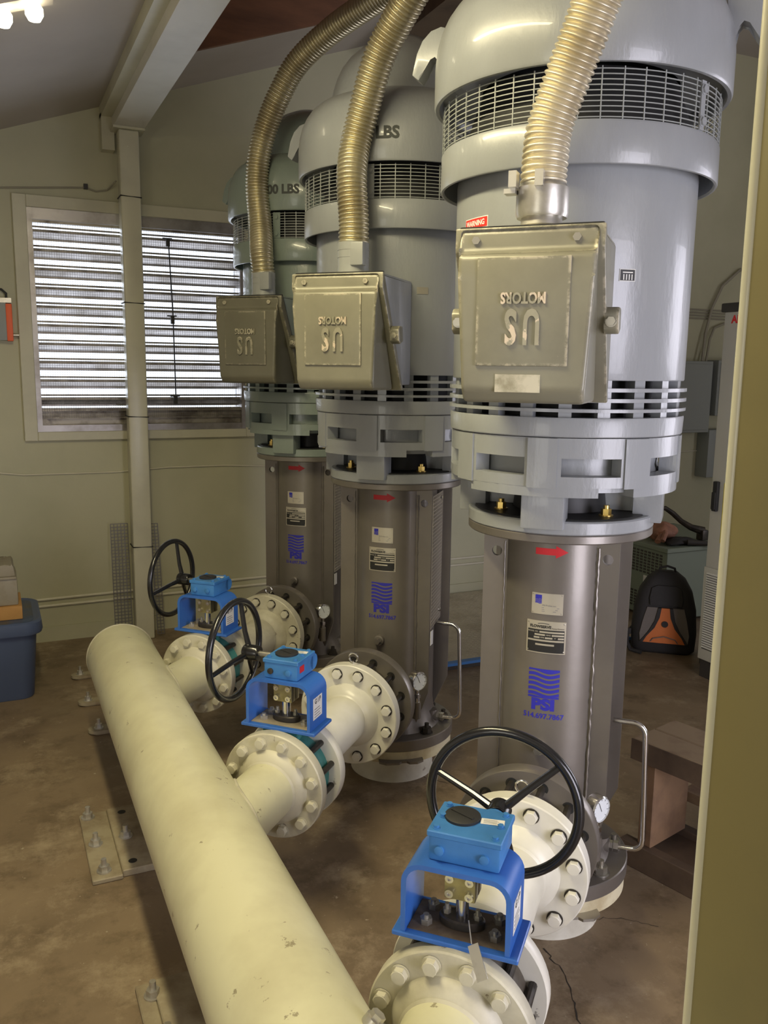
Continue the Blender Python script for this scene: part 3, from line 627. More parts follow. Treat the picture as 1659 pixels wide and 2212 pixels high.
for n in (1,2,3): pump(n)

# ================================================================== MOTORS
UZ=Matrix(((0,0,-1,0),(-1,0,0,0),(0,1,0,0),(0,0,0,1)))   # polygons drawn in u(outward),z ; extrude along s
def arcpad(mb,r0,r1,z0,z1,a0,a1,k=5):
    A=[[mb.v((r*math.sin(R(a0+(a1-a0)*i/k)),-r*math.cos(R(a0+(a1-a0)*i/k)),z)) for i in range(k+1)] for r in (r0,r1) for z in (z0,z1)]
    for i in range(k):
        for p,q in ((2,3),(3,1),(1,0),(0,2)): mb.face([A[p][i],A[p][i+1],A[q][i+1],A[q][i]])
    for i in (0,k): mb.face([A[0][i],A[1][i],A[3][i],A[2][i]])
def screwhead(mb,P,d,r,h=.006): A=axis_mat(P,d); mb.lathe([(0,0),(r*1.25,0),(r*1.25,.0015),(0,.0015)],A,14); mb.hexa(r,.0015,h,A)
def motor(n):
    pm={1:'motorg',2:'motor',3:'motor'}[n]
    lab={1:'tall greenish grey vertical motor, farthest, beside the louvered window',2:'tall grey vertical motor in the middle, domed cap and stencilled hood in view',3:'tall grey vertical motor nearest the camera, largest of the three'}[n]
    t=thing('electric_motor',lab,'motor',(*AX[n],1.19),RZ,'vertical motors on the pumps'); lo=(0,0,-1.19)
    m=MB(); m.lathe([(0,1.19),(.251,1.19),(.254,1.193),(.254,1.221),(.250,1.225),(0,1.225)],None,96); mf=m.obj('mounting_flange',pm,t,loc=lo)
    m=MB(); m.lathe([(0,1.2256),(.236,1.2256),(.234,1.228),(0,1.228)],None,64); m.lathe([(.13,1.228),(.12,1.31)],None,40); m.obj('flange_recess','blacksatin',mf)
    for a in (-49,49,131,-131):
        m=MB(); T=Matrix.Translation((.185*math.sin(R(a)),-.185*math.cos(R(a)),0)); m.lathe([(0,1.228),(.019,1.228),(.019,1.231),(0,1.231)],T,18); m.hexa(.0135,1.231,1.247,T); m.lathe([(.008,1.247),(.008,1.256),(0,1.2565)],T,12); m.obj('brass_nut','brass',mf)
    m=MB()
    for k in range(4):
        T=Matrix.Rotation(R(90*k),4,'Z'); m.span((-.056,-.276,1.206),(.052,-.20,1.312),T,bev=.005); m.span((-.015,-.2,1.229),(.012,-.12,1.31),T)
    m.lathe([(.18,1.300),(.270,1.302),(.27,1.330),(.18,1.33)],None,64)
    m.obj('foot_lug',pm,t,loc=lo)
    base=[]
    for k in range(8): c=22.5+45*k; base+=[c-14,c+14]
    ag=breaks(base,7.5)
    def hole(i,j): 
        d=abs((ctr(ag,i)-22.5+22.5)%45-22.5); return j==1 and d<14
    m=MB(); shell(m,.306,.262,[1.318,1.345,1.390,1.4395],ag,hole); m.lathe([(.263,1.318),(.25,1.36),(.263,1.439)],None,64)
    for k in range(8): arcpad(m,.300,.311,1.316,1.4385,45*k-7,45*k+6.5)
    for a,b_ in ((-40,26),(44,110),(128,196),(216,284)): arcpad(m,.25,.3055,1.294,1.3185,a,b_,10)
    m.obj('end_bell',pm,t,loc=lo)
    m=MB(); m.lathe([(.26,1.4415),(.308,1.4415),(.3105,1.444),(.3125,1.485),(.311,1.489),(.26,1.489)],None,96); m.obj('lower_band',pm,t,loc=lo)
    base=[]
    for k in range(20): base+=[18*k-6.2,18*k+6.2]
    ag=breaks(base,6)
    def hole2(i,j): return abs((ctr(ag,i)+9)%18-9)<6.1
    m=MB(); zs=[1.489,1.579]; shell(m,.300,.272,zs,ag,hole2,bottom=False,top=False)
    for z0,z1 in ((1.5025,1.5105),(1.5265,1.5355),(1.5515,1.5605)): m.ring(.3155,.268,z0,z1,None,96)
    vr=m.obj('vent_ring',pm,t,loc=lo); m=MB(); m.lathe([(.24,1.489),(.24,1.579)],None,48); m.obj('vent_core','motordark',vr)
    m=MB(); m.lathe([(.26,1.579),(.306,1.579),(.3075,1.582),(.309,2.075),(.30,2.14)],None,128); m.obj('housing',pm,t,loc=lo)
    m=MB(); m.lathe([(.343,2.150),(.343,2.066),(.347,2.061),(.352,2.062),(.354,2.066),(.353,2.150),(.350,2.156),(.31,2.157),(.31,2.148)],None,128,close=True); m.obj('hood_band',pm,t,loc=lo)
    m=MB()
    for k in range(10): z=2.160+k*.0112; m.ring(.3505,.3480,z-.0011,z+.0011,None,88)
    for k in range(44): m.span((-.0014,-.3512,2.156),(.0014,-.3485,2.266),Matrix.Rotation(R(8.18*k+7.4*0-8.0),4,'Z'))
    gr=m.obj('air_grille','grille',t,loc=lo,ang=0)
    a0,a1={1:(-.5,5),2:(.8,5),3:(60,63)}[n]
    m=MB(); arcpad(m,.349,.3535,2.156,2.264,a0,a1); am=(a0+a1)/2
    for z in (2.175,2.245): screwhead(m,(.3535*math.sin(R(am)),-.3535*math.cos(R(am)),z),(math.sin(R(am)),-math.cos(R(am)),0),.010)
    m.obj('grille_clamp',pm,gr)
    m=MB(); m.lathe([(.30,2.10),(.285,2.2),(.25,2.30)],None,64); m.obj('fan_core','motordark',t,loc=lo)
    for k in range(0): pass
    m=MB(); m.lathe([(.352,2.300),(.355,2.278),(.362,2.270),(.371,2.270),(.3745,2.276),(.3745,2.37),(.370,2.41),(.362,2.44),(.349,2.468),(.332,2.492),(.308,2.512),(.284,2.523),(.258,2.529),(.25,2.52)],None,128); m.lathe([(.352,2.300),(.25,2.31)],None,64); hd_=m.obj('hood',pm,t,loc=lo)
    m=MB(); m.lathe([(.262,2.525),(.262,2.533),(.256,2.548),(.248,2.58),(.237,2.615),(.220,2.65),(.195,2.682),(.160,2.712),(.12,2.738),(.07,2.76),(0,2.768)],None,96); m.obj('top_cap',pm,t,loc=lo)
    for sx in (-1,1):
        m=MB(); P=[(.345,2.500),(.372,2.508),(.400,2.500),(.424,2.478),(.440,2.445),(.452,2.392),(.432,2.376),(.418,2.40),(.404,2.432),(.385,2.440),(.372,2.425),(.368,2.36),(.35,2.36)]
        m.prism([(sx*a,b) for a,b in P],-.026,.026,SZ,bev=.006,seg=2); m.obj('lifting_lug',pm,t,loc=lo)
    if n==2:
        m=MB(); m.cyl((-.27,.02,2.52),(-.27,.02,2.575),.008); m.hexa(.014,2.575,2.60,Matrix.Translation((-.27,.02,0))); m.obj('cap_bolt','galv',t,loc=lo)
    if n<3:
        f=wrap(.375,R(7.4 if n==2 else 8.3),0); m=MB(); add_text(m,'00 LBS',.052,lambda a,b,c:f(a,2.354+b,.0008),bold=.0022,xs=1.0); o=m.obj('weight_stencil','stencil',t,loc=lo,ang=0)
    if n==3:
        f=wrap(.3085,R(-42),0); m=MB(); patch(m,-.048,.050,1.938,1.975,f); o=m.obj('warning_sticker','whiteink',t,loc=lo,ang=20)
        m=MB(); strips(m,[(-.046+.0094*k,1.950,1.973) for k in range(11)],f,.002); o2=m.obj('sticker_band','redlabel',o,ang=0)
        m=MB(); add_text(m,'WARNING',.018,lambda a,b,c:f(a,1.961+b,.0026),bold=.0005,xs=.9); m.obj('sticker_text','whiteink',o2,ang=0)
        f=wrap(.3085,R(33.6),0); m=MB(); patch(m,-.020,.020,1.810,1.838,f); o=m.obj('rating_badge','whiteink',t,loc=lo,ang=20)
        m=MB(); strips(m,[(-.0185+.0037*k,1.8115,1.8365) for k in range(11)],f,.002); o2=m.obj('badge_field','ink',o,ang=0)
        m=MB(); 
        for x in (-.010,-.003,.004,.011): strips(m,[(x-.0012,1.813,1.826),(x+.0012,1.813,1.826)],f,.0025)
        strips(m,[(-.013,1.829,1.8315),(.013,1.829,1.8315)],f,.0025); m.obj('badge_lines','whiteink',o2,ang=0)
    if n==2:
        f=wrap(.3085,R(34.5),0); m=MB(); patch(m,-.020,.020,1.853,1.876,f); m.obj('blank_tag','plate',t,loc=lo,ang=20)
    # terminal box
    m=MB(); m.prism([(.27,1.895),(.572,1.895),(.572,1.885),(.385,1.545),(.27,1.545)],-.143,.143,UZ,bev=.010); tb=m.obj('terminal_box','box' if n==3 else 'motor' if n==2 else 'motorg',t,loc=lo)
    def taper(mb):
        for v in mb.bm.verts:
            if v.co.z<1.83: v.co.x*=1-.10*(1.83-v.co.z)/.3
    m=MB(); m.prism([(.574,1.893),(.586,1.893),(.588,1.846),(.397,1.530),(.380,1.532)],-.155,.155,UZ,bev=.004)
    lip=m
    m=MB(); m.prism([(.582,1.888),(.590,1.888),(.592,1.843),(.608,1.834),(.610,1.79),(.607,1.56),(.590,1.532),(.41,1.532)],-.143,.143,UZ,bev=.011,seg=3); taper(m)
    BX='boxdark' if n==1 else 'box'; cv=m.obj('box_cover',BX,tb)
    lip.obj('cover_lip',BX,cv)
    m=MB(); m.prism([(.562,1.899),(.5745,1.897),(.381,1.535),(.368,1.537)],-.150,.150,UZ,bev=.004); m.obj('gap_shade','blacksatin',tb)  # black slab standing for the shade in the gap behind the lip
    m=MB()
    for x in (-.108,.100): screwhead(m,(x,-.589,1.866),(0,-1,.04),.009,.008)
    m.obj('cover_screw','steel' if n==3 else 'box',cv)
    for sx in (-1,1):
        m=MB(); m.prism([(.470,1.735),(.500,1.735),(.512,1.722),(.508,1.688),(.492,1.678),(.462,1.688)],sx*.150-.0,sx*.182,UZ,bev=.005); m.obj('latch_ear',BX,cv); m=MB(); screwhead(m,(sx*.166,-.509,1.705),(0,-1,0),.010,.008); m.obj('latch_screw','steel' if n==3 else 'box',cv)
    m=MB(); m.span((-.099,-.6135,1.609),(.094,-.604,1.829),bev=.003); pn=m.obj('raised_panel','boxraised',cv) if False else None
    m2=m; 
    M2=Matrix.Identity(4)
    m2_=m2.obj('raised_panel',BX,tb)
    m=MB(); add_text(m,'U',.098,lambda a,b,c:Vector((.019-a,-(.6155+c),1.692-b)),ext=.004,bold=.003,xs=.52); add_text(m,'S',.098,lambda a,b,c:Vector((-.024-a,-(.6155+c),1.692-b)),ext=.004,bold=.003,xs=.56); add_text(m,'MOTORS',.031,lambda a,b,c:Vector((-a,-(.6155+c),1.7475-b)),ext=.003,bold=.001,xs=.74); m.obj('raised_lettering','boxraised' if n>1 else 'box',tb,ang=0)
    if n==3:
        m=MB(); m.span((-.055,-.6095,1.555),(.040,-.6070,1.592)); m.obj('label_residue','boxmark',cv,ang=0)
    # entry fitting on the box
    cx,cy=0.0,-.45
    if n==3:
        m=MB(); m.span((cx-.058,cy-.055,1.895),(cx+.058,cy+.055,1.908)); m.lathe([(.040,1.908),(.046,1.912),(.044,1.930),(.048,1.932)],Matrix.Translation((cx,cy,0)),32); cn=m.obj('conduit_fitting','galv',t,loc=lo)
        m=MB(); m.lathe([(.040,1.928),(.054,1.928),(.057,1.936),(.057,1.99),(.052,1.994),(.049,2.0),(.045,1.995)],Matrix.Translation((cx,cy,0)),36)
        for sx,a in ((-1,0),(0.25,1)): m.span((cx-.062 if sx<0 else cx-.006,cy-.067,1.985),(cx-.045 if sx<0 else cx+.012,cy-.035,2.018))
        m.span((cx-.075,cy-.05,1.975),(cx-.05,cy-.02,1.985)); m.obj('clamp_collar','galv',cn)
    else:
        m=MB(); m.span((cx-.062,cy-.05,1.895),(cx+.062,cy+.05,1.905)); m.lathe([(.052,1.905),(.050,1.925),(.0505,1.930),(.0505,2.0),(.046,2.003),(.040,2.0)],Matrix.Translation((cx,cy,0)),32)
        for z in (1.955,1.978): m.ring(.0515,.049,z-.002,z+.002,Matrix.Translation((cx,cy,0)),32)
        m.span((cx+.01,cy-.056,1.925),(cx+.055,cy-.02,1.998),bev=.006); m.obj('conduit_fitting','fitting' if n==2 else 'fitting',t,loc=lo)
for n in (1,2,3): motor(n)

# ------------------------------------------------------------------ corrugated conduits
def catmull(P,k=24):
    P=[Vector(p) for p in P]; P=[P[0]*2-P[1]]+P+[P[-1]*2-P[-2]]; out=[]
    for i in range(1,len(P)-2):
        for j in range(k):
            t=j/k; a,b,c,d=P[i-1:i+3]; out.append(.5*((2*b)+(-a+c)*t+(2*a-5*b+4*c-d)*t*t+(-a+3*b-3*c+d)*t**3))
    out.append(P[-2]); return out
def resample(P,ds):
    out=[P[0].copy()]; acc=0; 
    for a,b in zip(P,P[1:]):
        L=(b-a).length; 
        while acc+L>=ds:
            t=(ds-acc)/L; a=a+(b-a)*t; out.append(a.copy()); L=(b-a).length; acc=0
        acc+=L
    return out
def hose(pts,r,pitch,m_,label,amp=.0042):
    P=resample(catmull(pts),pitch/8); prof=[0,.55,.9,1,.95,.7,.3,-.25]
    m=MB(); m.tube(P,r,28,rf=lambda i:r-amp+amp*1.25*prof[i%8],caps=False)
    return tag(m.obj('flexible_conduit',m_,ang=60),label,'conduit','corrugated conduits to the motors')
b3=Vector(PW(3,.45,0)); b2=Vector(PW(2,.45,0)); b1=Vector(PW(1,.45,0))
HP={3:[(b3.x,b3.y,1.985),(b3.x+.002,b3.y,2.04),(b3.x+.010,b3.y-.003,2.12),(1.150,1.595,2.226),(1.160,1.568,2.286),(1.169,1.542,2.345),(1.185,1.495,2.43),(1.21,1.44,2.58),(1.25,1.40,2.80),(1.3,1.38,3.2)],
2:[(b2.x,b2.y,1.985),(b2.x,b2.y,2.07),(b2.x-.003,b2.y+.012,2.20),(1.117,2.70,2.30),(1.135,2.682,2.393),(1.154,2.61,2.538),(1.179,2.547,2.622),(1.205,2.46,2.70),(1.26,2.33,2.83),(1.33,2.2,3.1)],
1:[(b1.x,b1.y,1.985),(b1.x-.006,b1.y+.004,2.07),(1.106,3.73,2.20),(1.100,3.755,2.366),(1.106,3.739,2.49),(1.132,3.704,2.61),(1.17,3.641,2.723),(1.224,3.569,2.83),(1.315,3.432,2.92),(1.416,3.23,2.98),(1.561,2.949,3.05),(1.68,2.7,3.2)]}
hose(HP[3],.0495,.0132,'conduit3','thick corrugated conduit rising from the terminal box of the nearest motor')
hose(HP[2],.0490,.0136,'conduit','thick brass-toned corrugated conduit rising from the middle motor box')
hose(HP[1],.0490,.0136,'conduit','thick brass-toned corrugated conduit bending over from the farthest motor box')

# ================================================================== SPOOLS AND VALVES
def spool(n):
    lab={1:'short cream flanged pipe between the farthest pump and its valve',2:'short cream-white flanged pipe between the middle pump and its valve',3:'short white flanged pipe between the nearest pump and its valve'}[n]
    u0=.68; t=thing('pipe_spool',lab,'pipe',PW(n,u0,0,0),RZ,'flanged pipes between valves and pumps'); lo=(0,u0,0); A=axis_mat((0,0,ZC),(0,-1,0)); mw={1:'creamdirty',2:'white',3:'white'}[n]
    m=MB(); m.lathe([(PR,.50),(PR,.84)],A,56); m.obj('pipe_run',mw,t,loc=lo)
    m=MB(); m.lathe([(0,.34),(.128,.34),(.128,.432),(.179,.432),(.182,.435),(.182,.472),(.179,.475),(.116,.476),(.112,.484),(.102,.497),(PR+.003,.514),(PR-.004,.516)],A,72); f=m.obj('pump_side_flange',mw,t,loc=lo)
    m=MB(); m.lathe([(PR-.001,.508),(PR+.005,.513),(PR-.001,.519)],A,48); m.obj('weld_bead',mw,f)
    key='pump' if n>1 else 'pumpc'
    for k in range(12):
        a=2*PI*(k+.5)/12; o=bpy.data.objects.new('bolt',BOLT[key]); COL.objects.link(o); o.parent=f; o.matrix_local=A@Matrix.Translation((.152*math.cos(a),.152*math.sin(a),.476))
    m=MB(); m.lathe([(PR-.004,.82),(PR+.004,.825),(.108,.862),(.112,.868),(.158,.869),(.160,.872),(.160,.902),(.158,.905),(0,.905)],A,64); m.obj('valve_side_flange',mw,t,loc=lo)
    m=MB(); c=Vector((0.01,-.45,ZC+.205)); m.tube([c+Vector((.016*math.cos(a),0,.016*math.sin(a))) for a in [2*PI*k/24-.9 for k in range(22)]],.003,8); m.cyl((.01,-.45,ZC+.170),(.01,-.45,ZC+.192),.003,8); m.obj('lifting_eye','chrome',t,loc=lo)
for n in (1,2,3): spool(n)

def valve(n):
    lab={1:'butterfly valve with blue yoke and black handwheel, farthest of the three',2:'middle butterfly valve with blue yoke, black handwheel and a red scrape on its gearbox',3:'butterfly valve with blue yoke nearest the camera, black handwheel behind its gearbox'}[n]
    u0={1:.945,2:.945,3:.962}[n]; t=thing('butterfly_valve',lab,'valve',PW(n,u0,0,0),RZ,'valves with blue yokes'); lo=(0,u0,0); A=axis_mat((0,0,ZC),(0,-1,0))
    m=MB(); m.lathe([(0,.906),(.118,.906),(.124,.912),(.124,.998),(.118,1.004),(0,1.004)],A,56); m.cyl((0,-u0,ZC+.10),(0,-u0,.552),.045,24); m.span((-.055,-u0-.045,.535),(.055,-u0+.045,.5515)); m.obj('valve_body','teal' if n<3 else 'valvebrown',t,loc=lo)
    a0,a1=-(u0+.058),-(u0-.058)
    # yoke
    def arc(c,r,d0,d1,k=6): return [(c[0]+r*math.cos(R(d0+(d1-d0)*i/k)),c[1]+r*math.sin(R(d0+(d1-d0)*i/k))) for i in range(k+1)]
    ro,ri=.040,.030; O=[(-.120,.552),(-.120,.560),(-.104,.561)]+arc((-.064,.664),ro,180,90)+arc((.064,.664),ro,90,0)+[(.104,.561),(.120,.560),(.120,.552)]
    I=[(.095,.561)]+arc((.064,.664),ri,0,90)+arc((-.064,.664),ri,90,180)+[(-.095,.561)]
    m=MB(); poly_o=O[2:-2]; loop_i=I
    # build as strip
    def yv(p,y): return m.v((p[0],y,p[1]))
    n_=len(poly_o); II=I[::-1]
    assert len(II)==n_
    V=[[yv(p,a0) for p in poly_o],[yv(p,a1) for p in poly_o],[yv(p,a0) for p in II],[yv(p,a1) for p in II]]
    for k in range(n_-1):
        m.face([V[0][k],V[0][k+1],V[2][k+1],V[2][k]]); m.face([V[1][k],V[3][k],V[3][k+1],V[1][k+1]]); m.face([V[0][k],V[1][k],V[1][k+1],V[0][k+1]]); m.face([V[2][k],V[2][k+1],V[3][k+1],V[3][k]])
    yk=m.obj('yoke','blue',t,loc=lo)
    m=MB(); m.span((-.120,a0-.004,.552),(.120,a1+.004,.562),bev=.002,seg=1); m.obj('yoke_base','blue',yk)
    m=MB(); m.span((-.094,a0+.012,.5622),(.094,a1-.008,.5635)); m.obj('dust_layer','rust' if n<3 else 'darkdust',yk,ang=0)
    for x,y in ((-.065,-u0-.02),(.068,-u0-.02),(-.065,-u0+.03),(.066,-u0+.03)):
        m=MB(); T=Matrix.Translation((x,y,0)); m.hexa(.012,.5636,.575,T); m.lathe([(.006,.575),(.006,.582),(0,.582)],T,10); m.obj('mounting_bolt','galv' if n<3 else 'steel',yk)
    m=MB(); m.prism([(.045*math.cos(2*PI*k/20),.025*math.sin(2*PI*k/20)) for k in range(20)],  .5636,.582,Matrix.Translation((0,-u0,0)),bev=.003,seg=1); gl=m.obj('gland_flange','darkiron',t,loc=lo)
    for sx in (-1,1):
        m=MB(); T=Matrix.Translation((sx*.030,-u0,0)); m.hexa(.008,.582,.591,T); m.lathe([(.0045,.591),(.0045,.601),(0,.601)],T,10); m.obj('gland_bolt','steel',gl)
    MB().cyl((0,-u0,.58),(0,-u0,.705),.0125,24).obj('stem','chrome',t,loc=lo)
    m=MB(); m.span((-.030,-u0-.026,.628),(.030,-u0-.001,.684),bev=.004); m.span((-.030,-u0+.001,.628),(.030,-u0+.026,.684),bev=.004); m.lathe([(.0,.684),(.027,.684),(.029,.690),(.027,.699),(0,.699)],Matrix.Translation((0,-u0,0)),24)
    cp=m.obj('stem_coupling','olivebrass',t,loc=lo)
    m=MB()
    for x in (-.019,.019):
        for z in (.641,.671): m.lathe([(0,0),(.0082,0),(.0082,.006),(.004,.006),(.004,.003),(0,.003)],axis_mat((x,-u0-.026,z),(0,-1,0)),14)
    m.obj('coupling_screw','chrome',cp)
    # gearbox
    g0,g1=-(u0+.045),-(u0-.068); zt=.704; gx0,gx1=-.050,.058
    if n==3: gx0,gx1=-.060,.075; g0,g1=-(u0+.035),-(u0-.075)
    m=MB(); m.span((gx0,g0,zt),(gx1,g1,.756),bev=.006); m.span((gx0-.003,g0-.003,.7515),(gx1+.003,g1+.003,.764),bev=.002,seg=1)
    if n<3: m.cyl((gx0-.012,g1+.0,.731),(gx1,g1+.0,.731),.024,24)
    else: m.cyl((.034,g1-.03,.731),(.034,g1+.022,.731),.026,24)
    gb=m.obj('gearbox','gearblue',t,loc=lo)
    ccx,ccy=((gx0+gx1)/2-.008,(g0+g1)/2+(-.0 if n<3 else .01))
    if n==3: ccx-=.012
    m=MB(); T=Matrix.Translation((ccx,ccy,0)); m.lathe([(0,.764),(.034,.764),(.034,.769),(.031,.7705),(0,.7705)],T,36); m.span((-.026,-.004,.7705),(.026,.002,.7725),T@Matrix.Rotation(R(-25),4,'Z')); m.obj('position_indicator','blackmatt',gb)
    for x in (gx0+.012,gx1-.012):
        for y in (g0+.011,(g0+g1)/2,g1-.011):
            m=MB(); T=Matrix.Translation((x,y,0)); m.lathe([(0,.764),(.0075,.764),(.0075,.7655),(0,.7655)],T,12); m.hexa(.0058,.7655,.770,T); m.obj('cover_bolt','gearblue',gb)
    for x in (gx0+.022,gx1-.028):
        m=MB(); m.lathe([(0,0),(.009,0),(.009,.005),(.005,.006),(0,.006)],axis_mat((x,g0,.727),(0,-1,0)),14); m.obj('side_plug','darkiron' if x<0 and n==2 else 'gearblue',gb)
    m=MB(); M=Matrix.Translation((gx1-.030,g1-.030 if n<3 else (g0+g1)/2+.012,.7645)); m.span((-.022,-.010,0),(.022,.010,.0008),M@Matrix.Rotation(R(8),4,'Z')); lb=m.obj('gearbox_label','paper',gb,ang=0)
    m=MB()
    for k in range(4): m.span((-.017,-.0065+k*.0038,.0009),(.012-.004*(k%2),-.0055+k*.0038,.0011),M@Matrix.Rotation(R(8),4,'Z'))
    m.obj('label_lines','inkgrey',lb,ang=0)
    if n==2:
        m=MB(); m.box((gx1+.0005,g0+.03,.735),(.001,.028,.02)); m.obj('red_scrape','red',gb,ang=0)
    # maker's label on right leg of the yoke
    m=MB(); X=.1042; m.span((X,-u0-.036,.59),(X+.0006,-u0+.024,.655)); lb=m.obj('valve_label','paper',yk,ang=0)
    m=MB(); add_text(m,'G I P',.020,lambda a,b,c:Vector((X+.0009,-u0-.006+a,.643+b)),bold=.0006)
    for k in range(4): m.span((X+.0006,-u0-.028,.596+k*.008),(X+.0009,-u0+.014-.006*(k%2),.5975+k*.008))
    m.obj('label_text','ink',lb,ang=0)
    # handwheel
    if n<3:
        yc=g1; c0=Vector((gx0-.012,yc,.731)); dr=Vector((-1,0,0)); e1=Vector((0,-1,0)); e2=Vector((0,0,1)); hubd=(.065,.118); wd=.150
    else:
        c0=Vector((.034,g1+.022,.731)); dr=Vector((0,1,0)); e1=Vector((1,0,0)); e2=Vector((0,0,1)); hubd=(.012,.055); wd=.075
    MB().cyl(c0-dr*.01,c0+dr*hubd[0],.009,16).obj('worm_shaft','steel',t,loc=lo)
    m=MB(); Rw=.153; rc=c0+dr*wd
    m.tube([rc+e1*Rw*math.cos(2*PI*k/72)+e2*Rw*math.sin(2*PI*k/72) for k in range(72)],.0105,12,closed=True); hw=m.obj('handwheel','black',t,loc=lo)
    m=MB(); A2=axis_mat(c0+dr*hubd[0],dr); m.lathe([(0,0),(.022,0),(.024,.004),(.024,hubd[1]-hubd[0]-.004),(.020,hubd[1]-hubd[0]),(0,hubd[1]-hubd[0])],A2,28); m.obj('hub','black',hw)
    for a in {1:(105,225,345),2:(105,225,345),3:(42,162,282)}[n]:
        d=e1*math.cos(R(a))+e2*math.sin(R(a)); p0=c0+dr*(hubd[1]-.014)+d*.016; p1=rc+d*(Rw-.004)
        m=MB(); m.tube([p0,p0*.66+p1*.34+dr*.004,p1],.0075,10,rf=lambda i:(.0095,.0080,.0072)[i]); m.obj('spoke','black',hw)
    if n==3:
        m=MB(); M=axis_mat(PW(3,0,0,0),(0,0,1))
        m.tube([(.022,-1.0,.602),(.036,-1.03,.578)],.0012,6); p=Vector((.050,-1.052,.553)); m.box((0,0,0),(.022,.0015,.060),Matrix.Translation((.052,-1.045,.556))@Matrix.Rotation(R(-35),4,'Y')@Matrix.Rotation(R(-35),4,'X')); m.obj('metal_tag','galv',t,loc=lo,ang=0)
for n in (1,2,3): valve(n)

# ================================================================== SMALLER THINGS
# storage tub with lid
def rrect(x0,x1,y0,y1,r,k=5):
    P=[]
    for cx,cy,a in ((x1-r,y1-r,0),(x0+r,y1-r,90),(x0+r,y0+r,180),(x1-r,y0+r,270)):
        P+=[(cx+r*math.cos(R(a+90*i/k)),cy+r*math.sin(R(a+90*i/k))) for i in range(k+1)]
    return P
def loft(mb,loops,capb=True,capt=True):
    Rg=[[mb.v(p) for p in L] for L in loops]; n=len(Rg[0])
    for A,B in zip(Rg,Rg[1:]):
        for k in range(n): mb.face([A[k],A[(k+1)%n],B[(k+1)%n],B[k]])
    if capb: mb.face(Rg[0][::-1])
    if capt: mb.face(Rg[-1])
t=thing('storage_tub','dark blue plastic storage tub with a dusty lid at the left wall','tub',(-.17,4.50,0))
def tl(d,z,r=.06): return [(x,y,z) for x,y in rrect(-.285-d,.285+d,-.20-d,.20+d,r)]
m=MB(); loft(m,[tl(0,0),tl(.004,.008),tl(.028,.34)],True,False); m.obj('tub_body','tub',t)
m=MB(); loft(m,[tl(.028,.325,.07),tl(.052,.33,.08),tl(.056,.345,.08),tl(.052,.385,.08),tl(.040,.392,.08),tl(.030,.388,.07),tl(.02,.386,.06)]); lid=m.obj('lid','tub',t)
m=MB(); loft(m,[tl(.018,.3865,.06),tl(.012,.389,.06)]); m.obj('lid_dust','tublid',lid)
m=MB(); m.span((-.40,4.34,.390),(.085,4.62,.455),bev=.004); tag(m.obj('cardboard_box','card'),'flat tan box lying on the lid of the blue tub','box')
m=MB(); m.span((-.40,4.36,.456),(.070,4.60,.585),bev=.008); m.span((-.40,4.352,.585),(.066,4.60,.596),bev=.003); m.prism([(-.4,.596),(.062,.596),(.058,.64),(.050,.655),(.02,.648),(-.05,.652),(-.07,.645),(-.4,.65)],4.37,4.58,SZ,bev=.006)
tag(m.obj('plastic_container','greyfoam'),'dusty grey translucent container on top of the tan box','container')

# checker plate platform
t=thing('floor_platform','low steel checker plate platform with a blue front edge','platform',(2.6,4.5,0),0)
m=MB(); m.span((-.75,-.02,.0),(.80,.66,.034),bev=.003,seg=1)
for i in range(56):
    for j in range(24):
        x=-.73+i*.0272; y=.0+j*.0272; a=R(45 if (i+j)%2 else -45); m.box((x,y,.0345),(.018,.005,.003),Matrix.Translation((x,y,0))@Matrix.Rotation(a,4,'Z')@Matrix.Translation((-x,-y,0)))
m.obj('checker_plate','pcheck',t,ang=0)
m=MB(); m.span((-.75,-.60,.0),(.80,-.025,.036),bev=.003,seg=1)
for i in range(56):
    for j in range(20):
        x=-.73+i*.0272; y=-.57+j*.0272; a=R(45 if (i+j)%2 else -45); m.box((x,y,.0365),(.018,.005,.0022),Matrix.Translation((x,y,0))@Matrix.Rotation(a,4,'Z')@Matrix.Translation((-x,-y,0)))
m.obj('front_plate','pcheck',t,ang=0)
m=MB(); m.span((-.76,-.64,.022),(.81,-.60,.037)); m.obj('blue_edge','bluestripe',t,ang=0)
m=MB(); m.span((-.76,-.635,.0),(.81,-.605,.021)); m.obj('edge_angle','cabdark',t,ang=0)

# ventilated transformer case
t=thing('transformer_box','grey-green ventilated transformer case behind the backpack','electrical box',(4.19,4.42,0))
m=MB(); m.span((-.34,-.34,.02),(.36,.36,.47),bev=.004,seg=1); m.span((-.355,-.355,.47),(.375,.375,.50),bev=.004,seg=1); tb=m.obj('case','trafo',t)
m=MB()
for i in range(17):
    for (z0,nz) in ((.30,8),(.06,6)):
        for j in range(nz): m.span((-.3425,-.30+i*.036,z0+j*.0195),(-.3395,-.30+i*.036+.023,z0+j*.0195+.012))
m.obj('vent_grille','cabdark',t,ang=0)
m=MB(); m.span((-.3435,-.29,.195),(-.3405,-.14,.285)); m.obj('case_label','paper',t,ang=0)
